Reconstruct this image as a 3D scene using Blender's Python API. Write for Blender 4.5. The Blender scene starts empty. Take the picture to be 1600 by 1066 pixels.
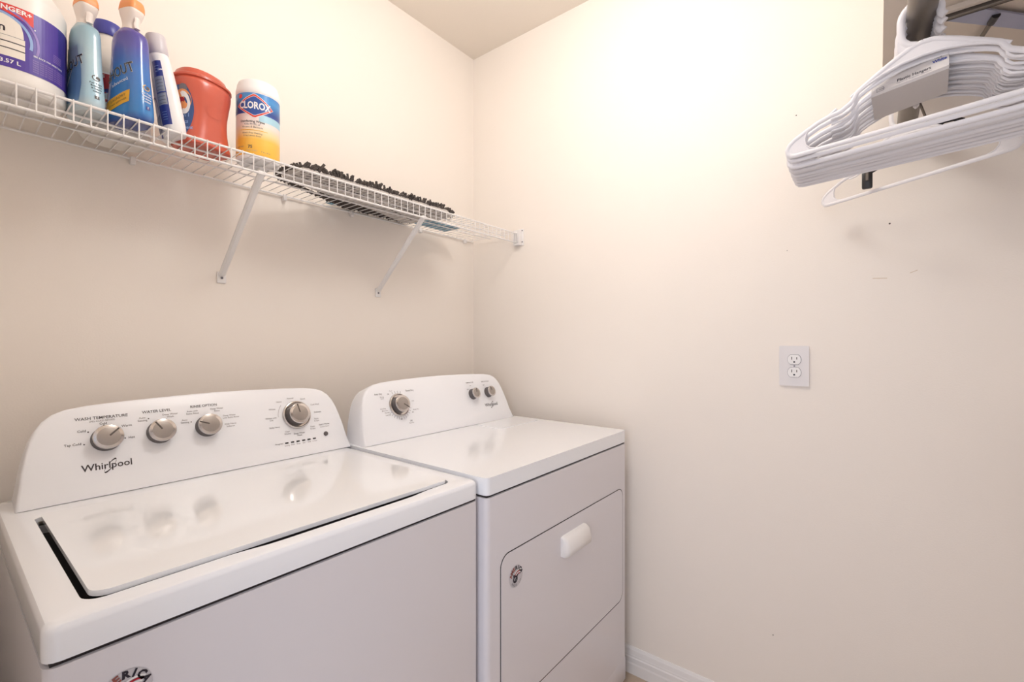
import bpy, bmesh, math, random
from mathutils import Vector, Matrix
from math import sin, cos, pi, radians, sqrt, atan2

random.seed(7)
SC = bpy.context.scene
COL = SC.collection

# ---------------------------------------------------------------- camera, world, light, exposure
YAW = 0.6663
cam = bpy.data.objects.new('camera', bpy.data.cameras.new('camera'))
COL.objects.link(cam)
cam.location = (-1.5935, -1.5094, 1.2136)
cam.rotation_euler = (pi / 2 - 0.0006, 0, YAW - pi / 2)
cam.data.sensor_width = 36
cam.data.lens = 719.76 / 1600 * 36
cam.data.shift_x = -6.44 / 1600
cam.data.shift_y = 0.75 / 1600
cam.data.clip_start = 0.02
SC.camera = cam

SC.view_settings.view_transform = 'Standard'
SC.view_settings.look = 'None'
SC.view_settings.gamma = 1
SC.view_settings.use_curve_mapping = False
SC.view_settings.exposure = 0.0

LAMP_XY = (-0.82, -0.92)
LAMP_POWER = 22.8
HALL_POWER = 17.8
world = bpy.data.worlds.new('world')
SC.world = world
world.use_nodes = True
world.node_tree.nodes['Background'].inputs[0].default_value = (0.80, 0.86, 1.0, 1)
world.node_tree.nodes['Background'].inputs[1].default_value = 1.0

# daylight coming from the hallway behind the open door
al = bpy.data.lights.new('hall_light', 'AREA')
al.shape = 'RECTANGLE'; al.size = 1.2; al.size_y = 1.6; al.energy = HALL_POWER
al.color = (0.86, 0.90, 1.0)
alo = bpy.data.objects.new('hall_light', al)
COL.objects.link(alo)
alo.location = (-3.1, -1.75, 1.5)
alo.rotation_euler = (Vector((-0.3, -0.9, 1.0)) - Vector(alo.location)).to_track_quat('-Z', 'Y').to_euler()

# room sizes
RX0, RY0, H = -1.66, -1.84, 2.5486

# ---------------------------------------------------------------- materials
def mat(name, col, rough=0.5, metal=0.0, spec=0.5, bump=0, bscale=300, emit=None, coat=0, noise=0, nscale=6, alpha=None, trans=0):
    m = bpy.data.materials.new(name)
    m.use_nodes = True
    nt = m.node_tree
    b = nt.nodes['Principled BSDF']
    b.inputs['Base Color'].default_value = (*col, 1)
    b.inputs['Roughness'].default_value = rough
    b.inputs['Metallic'].default_value = metal
    b.inputs['Specular IOR Level'].default_value = spec
    if coat:
        b.inputs['Coat Weight'].default_value = coat
        b.inputs['Coat Roughness'].default_value = 0.08
    if trans:
        b.inputs['Transmission Weight'].default_value = trans
    if emit:
        b.inputs['Emission Color'].default_value = (*emit[0], 1)
        b.inputs['Emission Strength'].default_value = emit[1]
    tc = nt.nodes.new('ShaderNodeTexCoord')
    if bump:
        n = nt.nodes.new('ShaderNodeTexNoise')
        n.inputs['Scale'].default_value = bscale
        n.inputs['Detail'].default_value = 3
        bp = nt.nodes.new('ShaderNodeBump')
        bp.inputs['Strength'].default_value = bump
        bp.inputs['Distance'].default_value = 0.002
        nt.links.new(tc.outputs['Object'], n.inputs['Vector'])
        nt.links.new(n.outputs['Fac'], bp.inputs['Height'])
        nt.links.new(bp.outputs['Normal'], b.inputs['Normal'])
    if noise:
        n2 = nt.nodes.new('ShaderNodeTexNoise')
        n2.inputs['Scale'].default_value = nscale
        n2.inputs['Detail'].default_value = 4
        r = nt.nodes.new('ShaderNodeMapRange')
        r.inputs['To Min'].default_value = 1 - noise
        r.inputs['To Max'].default_value = 1 + noise
        mx = nt.nodes.new('ShaderNodeVectorMath'); mx.operation = 'SCALE'
        mx.inputs[0].default_value = col
        nt.links.new(tc.outputs['Object'], n2.inputs['Vector'])
        nt.links.new(n2.outputs['Fac'], r.inputs['Value'])
        nt.links.new(r.outputs['Result'], mx.inputs['Scale'])
        nt.links.new(mx.outputs[0], b.inputs['Base Color'])
    return m

def srgb(r, g, b):
    f = lambda c: (c / 255 / 12.92) if c / 255 <= 0.04045 else ((c / 255 + 0.055) / 1.055) ** 2.4
    return (f(r), f(g), f(b))

M = {}
M['wall'] = mat('wall_paint', srgb(247, 238, 229), 0.55, spec=0.35, bump=0.12, bscale=260, noise=0.006, nscale=3)
M['ceil'] = mat('ceiling_paint', srgb(240, 230, 218), 0.8, spec=0.2, bump=0.2, bscale=180)
M['trim'] = mat('trim_paint', srgb(240, 236, 234), 0.35, bump=0.03, bscale=80)
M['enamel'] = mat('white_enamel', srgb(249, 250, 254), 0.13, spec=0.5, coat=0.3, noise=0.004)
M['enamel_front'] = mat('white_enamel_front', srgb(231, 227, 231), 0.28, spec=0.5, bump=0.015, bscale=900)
M['lid'] = mat('glossy_lid_enamel', srgb(250, 251, 254), 0.07, spec=0.55, coat=0.5)
M['console'] = mat('console_plastic', srgb(250, 250, 254), 0.3, spec=0.45)
M['dark'] = mat('dark_gap', srgb(45, 38, 38), 0.7)
M['grey_plastic'] = mat('knob_side', srgb(96, 90, 90), 0.4)
M['knob_face'] = mat('knob_face', srgb(168, 160, 154), 0.34, metal=0.55, noise=0.03, nscale=200)
M['chrome'] = mat('chrome', srgb(205, 200, 198), 0.15, metal=1.0)
M['pointer'] = mat('knob_pointer', srgb(92, 84, 80), 0.5)
M['print'] = mat('console_print', srgb(88, 82, 84), 0.6)
M['print_soft'] = mat('console_print_soft', srgb(150, 144, 145), 0.6)
M['brand'] = mat('logo_print', srgb(62, 56, 58), 0.4)
M['black'] = mat('black_plastic', srgb(38, 34, 34), 0.35)
M['wire'] = mat('white_vinyl_wire', srgb(242, 238, 236), 0.4)
M['white_plastic'] = mat('white_plastic', srgb(240, 236, 234), 0.38, spec=0.4)
M['hanger'] = mat('hanger_plastic', srgb(236, 232, 234), 0.3, spec=0.5)
M['card'] = mat('white_cardboard', srgb(214, 208, 206), 0.6, noise=0.02, nscale=40)
M['outlet'] = mat('outlet_plastic', srgb(233, 228, 228), 0.3)
M['socket'] = mat('socket_plastic', srgb(244, 241, 240), 0.3)
M['steel'] = mat('dark_steel', srgb(120, 112, 104), 0.38, metal=0.7, noise=0.08, nscale=20)
M['bluesteel'] = mat('galvanised_plate', srgb(168, 172, 196), 0.4, metal=0.3, noise=0.08, nscale=14)
M['shelf'] = mat('shelf_board', srgb(228, 216, 204), 0.6)
M['floor'] = None
M['lamp_glass'] = mat('lamp_glass', (0.9, 0.88, 0.84), 0.3, emit=((1.0, 0.985, 0.965), LAMP_POWER))
M['nail'] = mat('nail_mark', srgb(96, 84, 76), 0.7)
M['scuff'] = mat('scuff_mark', srgb(206, 182, 150), 0.7)
# packages
for k, c, r in (('jug', (240, 235, 230), .35), ('purple', (84, 62, 160), .35), ('purple_dk', (58, 50, 140), .35), ('purple_lt', (140, 116, 190), .4),
                ('label_blue', (150, 178, 226), .4), ('red', (222, 62, 58), .4), ('cream', (242, 234, 222), .4), ('ink', (34, 28, 44), .4),
                ('white', (246, 244, 244), .35), ('lightblue', (176, 208, 222), .22), ('lightblue_label', (92, 134, 180), .3),
                ('grey_label', (140, 160, 182), .3),
                ('blue', (58, 134, 200), .2), ('violet', (84, 72, 158), .22), ('yellow', (240, 178, 44), .35), ('orange_cap', (240, 158, 96), .4),
                ('shroud', (238, 226, 218), .4), ('capblue', (70, 72, 160), .3), ('redlabel', (176, 22, 42), .35), ('bleach', (232, 226, 218), .4),
                ('navy', (52, 66, 146), .3), ('silver', (160, 166, 180), .35), ('capgrey', (206, 200, 206), .3),
                ('tub', (214, 98, 74), .3), ('tubred', (190, 66, 50), .35), ('tublabel', (54, 84, 140), .3), ('sky', (88, 164, 220), .3),
                ('deepblue', (42, 82, 160), .3), ('logored', (224, 70, 58), .35), ('aqua', (176, 216, 232), .35), ('gold', (248, 194, 64), .35),
                ('teal', (142, 180, 200), .7), ('tuft', (84, 76, 72), .9), ('pad', (214, 206, 200), .8), ('padline', (64, 56, 54), .8),
                ('decal', (206, 202, 206), .3), ('rust', (150, 84, 74), .4), ('bread', (244, 236, 226), .4), ('labelgrey', (120, 116, 124), .5)):
    M[k] = mat('paint_' + k, srgb(*c), r)
M['tub'] = mat('orange_tub_plastic', srgb(204, 92, 70), 0.3, coat=0.2)
M['tuft'] = mat('chenille', srgb(84, 76, 72), 0.95, noise=0.25, nscale=60)

# blue to violet moulded bottle (the plastic itself is tinted towards the shoulder)
def grad_mat(name, stops, z0, z1, rough=0.2):
    m = mat(name, (1, 1, 1), rough, coat=0.3)
    nt = m.node_tree
    tc = [n for n in nt.nodes if n.type == 'TEX_COORD'][0]
    sx = nt.nodes.new('ShaderNodeSeparateXYZ')
    mr = nt.nodes.new('ShaderNodeMapRange')
    mr.inputs['From Min'].default_value = z0; mr.inputs['From Max'].default_value = z1
    cr = nt.nodes.new('ShaderNodeValToRGB')
    while len(cr.color_ramp.elements) < len(stops): cr.color_ramp.elements.new(0.5)
    for e, (p, c) in zip(cr.color_ramp.elements, stops):
        e.position = p; e.color = (*srgb(*c), 1)
    nt.links.new(tc.outputs['Object'], sx.inputs[0]); nt.links.new(sx.outputs['Z'], mr.inputs['Value'])
    nt.links.new(mr.outputs['Result'], cr.inputs['Fac']); nt.links.new(cr.outputs['Color'], nt.nodes['Principled BSDF'].inputs['Base Color'])
    return m
M['blue_body'] = grad_mat('blue_violet_bottle', [(0, (56, 78, 150)), (0.10, (50, 128, 196)), (0.55, (66, 120, 196)), (0.78, (92, 92, 176)), (1, (84, 62, 148))], 0, 0.225)
M['light_body'] = grad_mat('pale_blue_bottle', [(0, (196, 206, 210)), (0.16, (170, 206, 224)), (0.6, (184, 212, 222)), (1, (140, 178, 196))], 0, 0.225)
M['wipes_label'] = grad_mat('wipes_label_lower', [(0, (250, 190, 60)), (0.34, (252, 198, 80)), (0.5, (250, 222, 170)), (0.66, (246, 230, 222)), (1, (236, 230, 232))], 0.01, 0.13, 0.35)
M['wipes_top'] = grad_mat('wipes_label_upper', [(0, (36, 70, 150)), (0.5, (70, 150, 214)), (1, (60, 120, 200))], 0.125, 0.185, 0.3)

# tile floor
def floor_mat():
    m = mat('beige_tile', srgb(196, 176, 156), 0.35)
    nt = m.node_tree
    tc = [n for n in nt.nodes if n.type == 'TEX_COORD'][0]
    br = nt.nodes.new('ShaderNodeTexBrick')
    br.offset = 0
    br.inputs['Color1'].default_value = (*srgb(198, 178, 158), 1)
    br.inputs['Color2'].default_value = (*srgb(190, 170, 150), 1)
    br.inputs['Mortar'].default_value = (*srgb(150, 136, 122), 1)
    br.inputs['Scale'].default_value = 1
    br.inputs['Mortar Size'].default_value = 0.006
    br.inputs['Brick Width'].default_value = 0.45
    br.inputs['Row Height'].default_value = 0.45
    nt.links.new(tc.outputs['Object'], br.inputs['Vector'])
    nt.links.new(br.outputs['Color'], nt.nodes['Principled BSDF'].inputs['Base Color'])
    return m
M['floor'] = floor_mat()

# ---------------------------------------------------------------- mesh building
class MB:
    """Collects geometry for ONE mesh object; several materials may be used."""
    def __init__(s): s.v, s.f, s.m, s.mats = [], [], [], []
    def mi(s, m):
        if m not in s.mats: s.mats.append(m)
        return s.mats.index(m)
    def add(s, verts, faces, m, T=None):
        o = len(s.v); k = s.mi(m)
        s.v += [tuple(T @ Vector(p)) if T is not None else tuple(p) for p in verts]
        for f in faces: s.f.append([i + o for i in f]); s.m.append(k)
        return s
    def bm(s, bm, m, T=None):
        bm.verts.index_update()
        s.add([v.co.copy() for v in bm.verts], [[v.index for v in f.verts] for f in bm.faces], m, T); bm.free(); return s
    def box(s, x0, x1, y0, y1, z0, z1, m, bev=0, seg=2, T=None):
        bm = bmesh.new()
        bmesh.ops.create_cube(bm, size=1)
        for v in bm.verts: v.co = Vector((x0 + (v.co.x + .5) * (x1 - x0), y0 + (v.co.y + .5) * (y1 - y0), z0 + (v.co.z + .5) * (z1 - z0)))
        if bev: bmesh.ops.bevel(bm, geom=list(bm.edges), offset=bev, segments=seg, profile=0.5, affect='EDGES')
        return s.bm(bm, m, T)
    def prism(s, poly, h0, h1, m, bev=0, seg=3, T=None, bevbot=False):
        """poly (CCW) in local xy, extruded along z."""
        bm = bmesh.new()
        a = [bm.verts.new((x, y, h0)) for x, y in poly]; b = [bm.verts.new((x, y, h1)) for x, y in poly]
        n = len(poly)
        bm.faces.new(a[::-1]); bm.faces.new(b)
        for i in range(n): bm.faces.new((a[i], a[(i + 1) % n], b[(i + 1) % n], b[i]))
        if bev:
            es = [e for e in bm.edges if all(v.co.z == h1 for v in e.verts) or (bevbot and all(v.co.z == h0 for v in e.verts))]
            bmesh.ops.bevel(bm, geom=es, offset=bev, segments=seg, profile=0.5, affect='EDGES')
        return s.bm(bm, m, T)
    def cyl(s, p0, p1, r0, m, r1=None, n=16, caps=True):
        p0, p1 = Vector(p0), Vector(p1); r1 = r0 if r1 is None else r1
        d = (p1 - p0).normalized(); a = d.orthogonal().normalized(); b = d.cross(a)
        v = [p0 + (a * cos(t) + b * sin(t)) * r0 for t in [2 * pi * i / n for i in range(n)]] + [p1 + (a * cos(t) + b * sin(t)) * r1 for t in [2 * pi * i / n for i in range(n)]]
        f = [[i, (i + 1) % n, n + (i + 1) % n, n + i] for i in range(n)]
        if caps: f += [list(range(n))[::-1], list(range(n, 2 * n))]
        return s.add(v, f, m)
    def tube(s, pts, r, m, n=8, closed=False, ab=None, up=None):
        """sweep a circle (or an ellipse ab along up / across) along pts."""
        P = [Vector(p) for p in pts]; N = len(P); v = []; f = []
        prev = None
        for i, p in enumerate(P):
            if closed: d = P[(i + 1) % N] - P[i - 1]
            else: d = P[min(i + 1, N - 1)] - P[max(i - 1, 0)]
            d.normalize()
            if up is not None: a = Vector(up)
            elif prev is None: a = d.orthogonal()
            else: a = prev
            a = (a - d * a.dot(d)).normalized(); prev = a
            b = d.cross(a)
            ra, rb = (r, r) if ab is None else ab
            v += [p + a * cos(t) * ra + b * sin(t) * rb for t in [2 * pi * k / n for k in range(n)]]
        for i in range(N if closed else N - 1):
            j = (i + 1) % N
            for k in range(n): f.append([i * n + k, i * n + (k + 1) % n, j * n + (k + 1) % n, j * n + k])
        if not closed: f += [list(range(n))[::-1], [(N - 1) * n + k for k in range(n)]]
        return s.add(v, f, m)
    def lathe(s, prof, m, c=(0, 0, 0), n=32, T=None):
        """prof: list of (r, z)."""
        v = []; f = []
        for r, z in prof: v += [(c[0] + r * cos(2 * pi * k / n), c[1] + r * sin(2 * pi * k / n), c[2] + z) for k in range(n)]
        for i in range(len(prof) - 1):
            for k in range(n): f.append([i * n + k, i * n + (k + 1) % n, (i + 1) * n + (k + 1) % n, (i + 1) * n + k])
        f += [list(range(n))[::-1], [(len(prof) - 1) * n + k for k in range(n)]]
        return s.add(v, f, m, T)
    def build(s, name, parent=None, smooth=35, loc=None, mats=None):
        me = bpy.data.meshes.new(name)
        me.from_pydata(s.v, [], s.f)
        for m in s.mats: me.materials.append(M[m] if isinstance(m, str) else m)
        me.polygons.foreach_set('material_index', s.m)
        me.validate()
        me.update()
        if smooth:
            me.polygons.foreach_set('use_smooth', [True] * len(me.polygons))
            me.set_sharp_from_angle(angle=radians(smooth))
        o = bpy.data.objects.new(name, me)
        COL.objects.link(o)
        if parent is not None: o.parent = parent
        if loc: o.location = loc
        return o

def fix_normals(o):
    bm = bmesh.new(); bm.from_mesh(o.data); bmesh.ops.recalc_face_normals(bm, faces=bm.faces); bm.to_mesh(o.data); bm.free(); return o

def tag(o, label=None, cat=None, group=None, kind=None):
    if label: o['label'] = label
    if cat: o['category'] = cat
    if group: o['group'] = group
    if kind: o['kind'] = kind
    return o
def thing(name, label, cat, loc=(0, 0, 0), rotz=0, group=None):
    o = bpy.data.objects.new(name, None); COL.objects.link(o)
    o.empty_display_size = 0.05
    o.location = loc; o.rotation_euler = (0, 0, rotz)
    return tag(o, label, cat, group)
def struct(mb, name, smooth=0):
    o = mb.build(name, smooth=smooth); o['kind'] = 'structure'; return o

_tc = {}
def text2d(s, size=1.0, align='CENTER', bold=0.0, spacing=1.0):
    """text as flat 2D mesh: list of (x,y), faces; height 1 = font size"""
    key = (s, align, bold, spacing)
    if key not in _tc:
        cu = bpy.data.curves.new('t', 'FONT'); cu.body = s; cu.align_x = align; cu.align_y = 'CENTER'; cu.resolution_u = 2
        cu.offset = bold; cu.space_character = spacing
        o = bpy.data.objects.new('t', cu); COL.objects.link(o)
        bpy.context.view_layer.update()
        me = bpy.data.meshes.new_from_object(o.evaluated_get(bpy.context.evaluated_depsgraph_get()))
        _tc[key] = ([(v.co.x, v.co.y) for v in me.vertices], [list(p.vertices) for p in me.polygons])
        bpy.data.objects.remove(o); bpy.data.curves.remove(cu); bpy.data.meshes.remove(me)
    v, f = _tc[key]
    return [(x * size, y * size) for x, y in v], f

def put_text(mb, s, m, fn, u, v, size, align='CENTER', bold=0.0, rot=0, sx=1.0, spacing=1.0):
    """fn maps (u,v) to a 3D point on the surface"""
    vs, fs = text2d(s, size, align, bold, spacing)
    c, t = cos(rot), sin(rot)
    mb.add([fn(u + (x * sx) * c - y * t, v + (x * sx) * t + y * c) for x, y in vs], fs, m)
def patch(mb, m, fn, v0, v1, lo, hi, nu=8, nv=8):
    """region lo(v)<=u<=hi(v)"""
    lo_ = lo if callable(lo) else (lambda v: lo); hi_ = hi if callable(hi) else (lambda v: hi)
    vs = []; fs = []
    for j in range(nv + 1):
        v = v0 + (v1 - v0) * j / nv
        a, b = lo_(v), hi_(v)
        vs += [fn(a + (b - a) * i / nu, v) for i in range(nu + 1)]
    for j in range(nv):
        for i in range(nu):
            k = j * (nu + 1) + i; fs.append([k, k + 1, k + nu + 2, k + nu + 1])
    mb.add(vs, fs, m)
def pieces(pts):
    """piecewise linear function through (v,u) points"""
    pts = sorted(pts)
    def f(v):
        if v <= pts[0][0]: return pts[0][1]
        for (a, x), (b, y) in zip(pts, pts[1:]):
            if v <= b: return x + (y - x) * (v - a) / (b - a + 1e-12)
        return pts[-1][1]
    return f
def arc(mb, m, fn, cu, cv, r, w, t0, t1, n=20, ru=1, rv=1):
    vs = []; fs = []
    for i in range(n + 1):
        t = t0 + (t1 - t0) * i / n
        for q in (r - w / 2, r + w / 2): vs.append(fn(cu + cos(t) * q * ru, cv + sin(t) * q * rv))
    for i in range(n): fs.append([2 * i, 2 * i + 1, 2 * i + 3, 2 * i + 2])
    mb.add(vs, fs, m)
def disc(mb, m, fn, cu, cv, r, n=24, ru=1, rv=1):
    mb.add([fn(cu, cv)] + [fn(cu + cos(2 * pi * i / n) * r * ru, cv + sin(2 * pi * i / n) * r * rv) for i in range(n)], [[0, 1 + i, 1 + (i + 1) % n] for i in range(n)], m)

def rrect(x0, x1, y0, y1, r, n=6):
    rs = r if isinstance(r, (list, tuple)) else [r] * 4
    out = []
    for (cx, cy, a), q in zip(((x1, y1, 0), (x0, y1, pi / 2), (x0, y0, pi), (x1, y0, 3 * pi / 2)), rs):
        sx = -1 if cx == x1 else 1; sy = -1 if cy == y1 else 1
        for i in range(n + 1):
            t = a + pi / 2 * i / n
            out.append((cx + sx * q + q * cos(t), cy + sy * q + q * sin(t)))
    return out

# ---------------------------------------------------------------- the room
T = 0.12
struct(MB().box(RX0 - T, T, RY0 - T, T, -0.1, 0, 'floor'), 'floor')
struct(MB().box(RX0 - T, T, RY0 - T, T, H, H + 0.1, 'ceil'), 'ceiling')
struct(MB().box(RX0 - T, T, 0, T, 0, H, 'wall'), 'wall_back')
wr = MB().box(0, T, RY0 - T, 0, 0, H, 'wall')
# nail holes and scuffs left on the paint
for y, z, r in ((-1.5333, 1.5296, .0022), (-1.2565, .3146, .0016), (-1.3171, 1.8858, .0018), (-1.2939, 1.4865, .0012), (-1.81, 1.48, .001)):
    wr.cyl((-0.0006, y, z), (0.001, y, z), r, 'nail', n=8)
for (ya, za), (yb, zb) in (((-1.497, 1.386), (-1.528, 1.384)), ((-1.575, 1.394), (-1.59, 1.40))):
    wr.add([(-0.0004, ya, za), (-0.0004, yb, zb), (-0.0004, yb, zb - .0012), (-0.0004, ya, za - .0012)], [[0, 1, 2, 3]], 'scuff')
struct(wr, 'wall_right')
struct(MB().box(RX0 - T, T, RY0 - T, RY0, 0, H, 'wall'), 'wall_front')
DY0, DY1, DZ = -1.80, -1.0, 2.05
wl = MB().box(RX0 - T, RX0, DY1, 0, 0, H, 'wall').box(RX0 - T, RX0, RY0, DY0, 0, H, 'wall').box(RX0 - T, RX0, DY0, DY1, DZ, H, 'wall')
struct(wl, 'wall_left')

# baseboard profile (thickness out of the wall, height)
BBP = [(0, 0), (.014, 0), (.014, .036), (.0125, .042), (.0125, .058), (.010, .062), (.010, .066), (.009, .070), (.007, .084), (.0045, .089), (.0025, .0937), (0, .0937)]
def baseboard(name, p0, p1, nrm):
    mb = MB(); n = len(BBP); vs = []
    for p in (p0, p1): vs += [(p[0] + nrm[0] * t, p[1] + nrm[1] * t, z) for t, z in BBP]
    fs = [[i, (i + 1) % n, n + (i + 1) % n, n + i] for i in range(n)] + [list(range(n)), list(range(n, 2 * n))[::-1]]
    mb.add(vs, fs, 'trim')
    o = struct(mb, name); fix_normals(o); return o
baseboard('baseboard_right', (0, 0), (0, RY0), (-1, 0))
baseboard('baseboard_back', (-.015, 0), (RX0, 0), (0, -1))
baseboard('baseboard_front', (-.015, RY0), (RX0, RY0), (0, 1))
baseboard('baseboard_left', (RX0, 0 - .015), (RX0, DY1 + .06), (1, 0))
tr = MB()
for y0, y1, z0, z1 in ((DY1, DY1 + .055, 0, DZ + .055), (DY0 - .035, DY0, 0, DZ + .055), (DY0, DY1, DZ, DZ + .055)):
    tr.box(RX0, RX0 + .014, y0, y1, z0, z1, 'trim', .003)
struct(tr, 'trim_1')

# ceiling lamp (above and outside the frame, the room's own light): canopy, short stem and an opal globe
t = thing('ceiling_light', 'opal globe lamp on a short stem under the ceiling', 'ceiling light', (LAMP_XY[0], LAMP_XY[1], H))
MB().lathe([(.001, 0), (.060, -.001), (.062, -.010), (.050, -.020), (.012, -.024), (.010, -.085), (.001, -.085)][::-1], 'chrome').build('base', t)
GR, GZ = .130, -.210
MB().lathe([(max(.001, GR * cos(radians(q))), GZ + GR * sin(radians(q))) for q in range(-90, 91, 10)], 'lamp_glass', n=36).build('globe', t)

# ---------------------------------------------------------------- appliances
def plane_fn(o, tilt, off=0.0):
    O = Vector(o); V = Vector((0, sin(tilt), cos(tilt))); N = Vector((0, -cos(tilt), sin(tilt)))
    return lambda u, v, d=off: O + Vector((u, 0, 0)) + V * v + N * d
def plane_T(o, tilt):
    O = Vector(o); V = Vector((0, sin(tilt), cos(tilt))); N = Vector((0, -cos(tilt), sin(tilt)))
    m = Matrix.Identity(4)
    for i in range(3): m[i][0] = (1, 0, 0)[i]; m[i][1] = V[i]; m[i][2] = N[i]; m[i][3] = O[i]
    return m

def console_outline(hw):
    """right half of the rounded trapezoid seen from the front"""
    pts = [(hw, 0), (hw - .0015, .012), (hw - .003, .024), (hw - .004, .030), (hw - .005, .036), (hw - .006, .044), (hw - .009, .07), (hw - .016, .105), (hw - .022, .130), (hw - .030, .150), (hw - .041, .167), (hw - .056, .180), (hw - .075, .188), (hw - .11, .1935), (hw - .18, .1975), (hw - .26, .200), (0, .2015)]
    return pts + [(-x, y) for x, y in pts[-2::-1]]

def console(name, parent, o, tilt, hw, depth):
    """front face on the tilted plane, body reaching back, rounded front edge"""
    out = console_outline(hw); n = len(out)
    fn = plane_fn(o, tilt)
    cx, cy = 0, .09
    vs = []
    bend = lambda y: max(0, .034 - y) * .11
    def ring(inset, d, back=0):
        r = []
        for x, y in out:
            sx = (x - cx) * (1 - inset / hw); sy = (y - cy) * (1 - inset / .11) + cy if y > 0.01 else 0.0
            p = fn(sx, max(sy, 0), d + bend(y))
            r.append(p)
        return r
    rings = [ring(.006, 0.0), ring(.003, -.0012), ring(.001, -.003), ring(0, -.007), ring(0.0, -.02)]
    # back ring: straight back in y with a softer, lower crown
    back = []
    for x, y in out:
        p = fn(x * .985, y * .93, -.02)
        back.append(Vector((p.x, o[1] + depth + 0.25 * (p.y - o[1]), p.z if y > .01 else o[2])))
    rings.append(back)
    for r in rings: vs += r
    h_ = (n - 1) // 2
    fs = [[i, i + 1, n - 2 - i, n - 1 - i] for i in range(h_ - 1)] + [[h_ - 1, h_, h_ + 1]]
    for k in range(len(rings) - 1):
        for i in range(n):
            j = (i + 1) % n
            fs.append([k * n + i, (k + 1) * n + i, (k + 1) * n + j, k * n + j])
    fs.append([(len(rings) - 1) * n + i for i in range(n)][::-1])
    mb = MB().add(vs, fs, 'console')
    ob = mb.build(name, parent, 40)
    return fix_normals(ob)

def knob(parent, o, tilt, u, v, r, ang, ring=False, h=.024):
    T4 = plane_T(o, tilt) @ Matrix.Translation((u, v, 0))
    if ring:
        rg = MB().lathe([(r * 1.38, 0.0), (r * 1.40, .003), (r * 1.34, .006), (r * 1.26, .007), (r * 1.20, .0055), (r * 1.1, .0052), (.001, .005)], 'chrome', T=T4).build('dial_ring', parent)
        P(rg, parent); rg['label'] = 'bright chrome ring around the dial'
    k = MB()
    k.lathe([(r * 1.02, .0006), (r * 1.0, .004), (r * .93, .009), (r * .93, h - .005), (r * .96, h - .0035)], 'grey_plastic', T=T4, n=40)
    k.lathe([(r * .96, h - .0036), (r, h - .0032), (r * 1.005, h - .0018), (r * .985, h - .0006), (r * .95, h - .0002), (r * .90, h - .0010), (.001, h - .0010)][:5], 'chrome', T=T4, n=40)
    k.lathe([(r * .955, h - .0006), (r * .93, h - .0003), (.001, h + .0002)], 'knob_face', T=T4, n=40)
    ko = k.build('knob', parent, 50)
    p = MB()
    p.box(-.0016, .0016, r * .10, r * .93, h - .0002, h + .0007, 'pointer', .0004, 1, T=T4 @ Matrix.Rotation(ang, 4, 'Z'))
    po = p.build('pointer', ko); po['label'] = 'dark line on the knob face'
    return ko

def badge(parent, fn, u, v, r, name='sticker'):
    """round silver badge: word on an arc, ribbon and stripes"""
    b = MB()
    f = lambda d: (lambda x, y: fn(x, y, d))
    disc(b, 'decal', f(.0006), u, v, r, 36)
    s = 'AMERICA'
    for i, ch in enumerate(s):
        a = radians(90 + 72 - i * 24)
        put_text(b, ch, 'ink' if i > 2 else 'rust', f(.0012), u + cos(a) * r * .78, v + sin(a) * r * .78, r * .47, bold=.05, rot=a - pi / 2)
    s = 'MADE IN'
    for i, ch in enumerate(s):
        a = radians(-90 - 48 + i * 16)
        put_text(b, ch, 'labelgrey', f(.0012), u + cos(a) * r * .80, v + sin(a) * r * .80, r * .28, rot=a + pi / 2)
    arc(b, 'ink', f(.0014), u - r * .14, v - r * .22, r * .26, r * .15, 0, 2 * pi, 24)
    patch(b, 'ink', f(.0013), v - r * .42, v + r * .15, lambda q: u + (q - v) * .9 + r * .05, lambda q: u + (q - v) * .9 + r * .24, 2, 2)
    patch(b, 'ink', f(.0013), v - r * .05, v + r * .25, lambda q: u - r * .42 - (q - v) * .2, lambda q: u - r * .2 - (q - v) * .2, 2, 2)
    for k, c in enumerate(('redlabel', 'white', 'redlabel', 'white')):
        arc(b, c, f(.0012), u + r * .35, v - r * .25, r * (.40 + k * .12), r * .09, radians(60), radians(150), 10)
    o = b.build(name, parent, 0)
    o['label'] = 'round silver sticker with AMERICA lettering and stripes'
    return o

def text_panel(name, parent, o, tilt, items, ticks=(), dashes=()):
    b = MB(); fn0 = plane_fn(o, tilt)
    fn = lambda u, v: fn0(u, v, .0005)
    for s, u, v, size, m, al in items: put_text(b, s, m, fn, u, v, size, al, bold=.01)
    for u, v in ticks: disc(b, 'print', fn, u, v, .0014, 10)
    return b, fn

def logo(b, fn, u, v, w, n='Whirlpool'):
    put_text(b, n, 'brand', fn, u, v, w * .27, bold=.012)
    # the looping swirl around the middle letters
    for k in range(2):
        t0, t1 = (radians(-20), radians(130)) if k == 0 else (radians(160), radians(330))
        vs = []; fs = []; N = 24
        for i in range(N + 1):
            t = t0 + (t1 - t0) * i / N
            wd = .0011 * w / .07 * (0.35 + sin(pi * i / N))
            x, y = cos(t), sin(t)
            X = u + w * .06 + (x * w * .13 + y * w * .06); Y = v - w * .01 + (y * w * .15 + x * w * .10)
            vs += [fn(X, Y - wd), fn(X, Y + wd)]
        for i in range(N): fs.append([2 * i, 2 * i + 1, 2 * i + 3, 2 * i + 2])
        b.add(vs, fs, 'brand')

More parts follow.
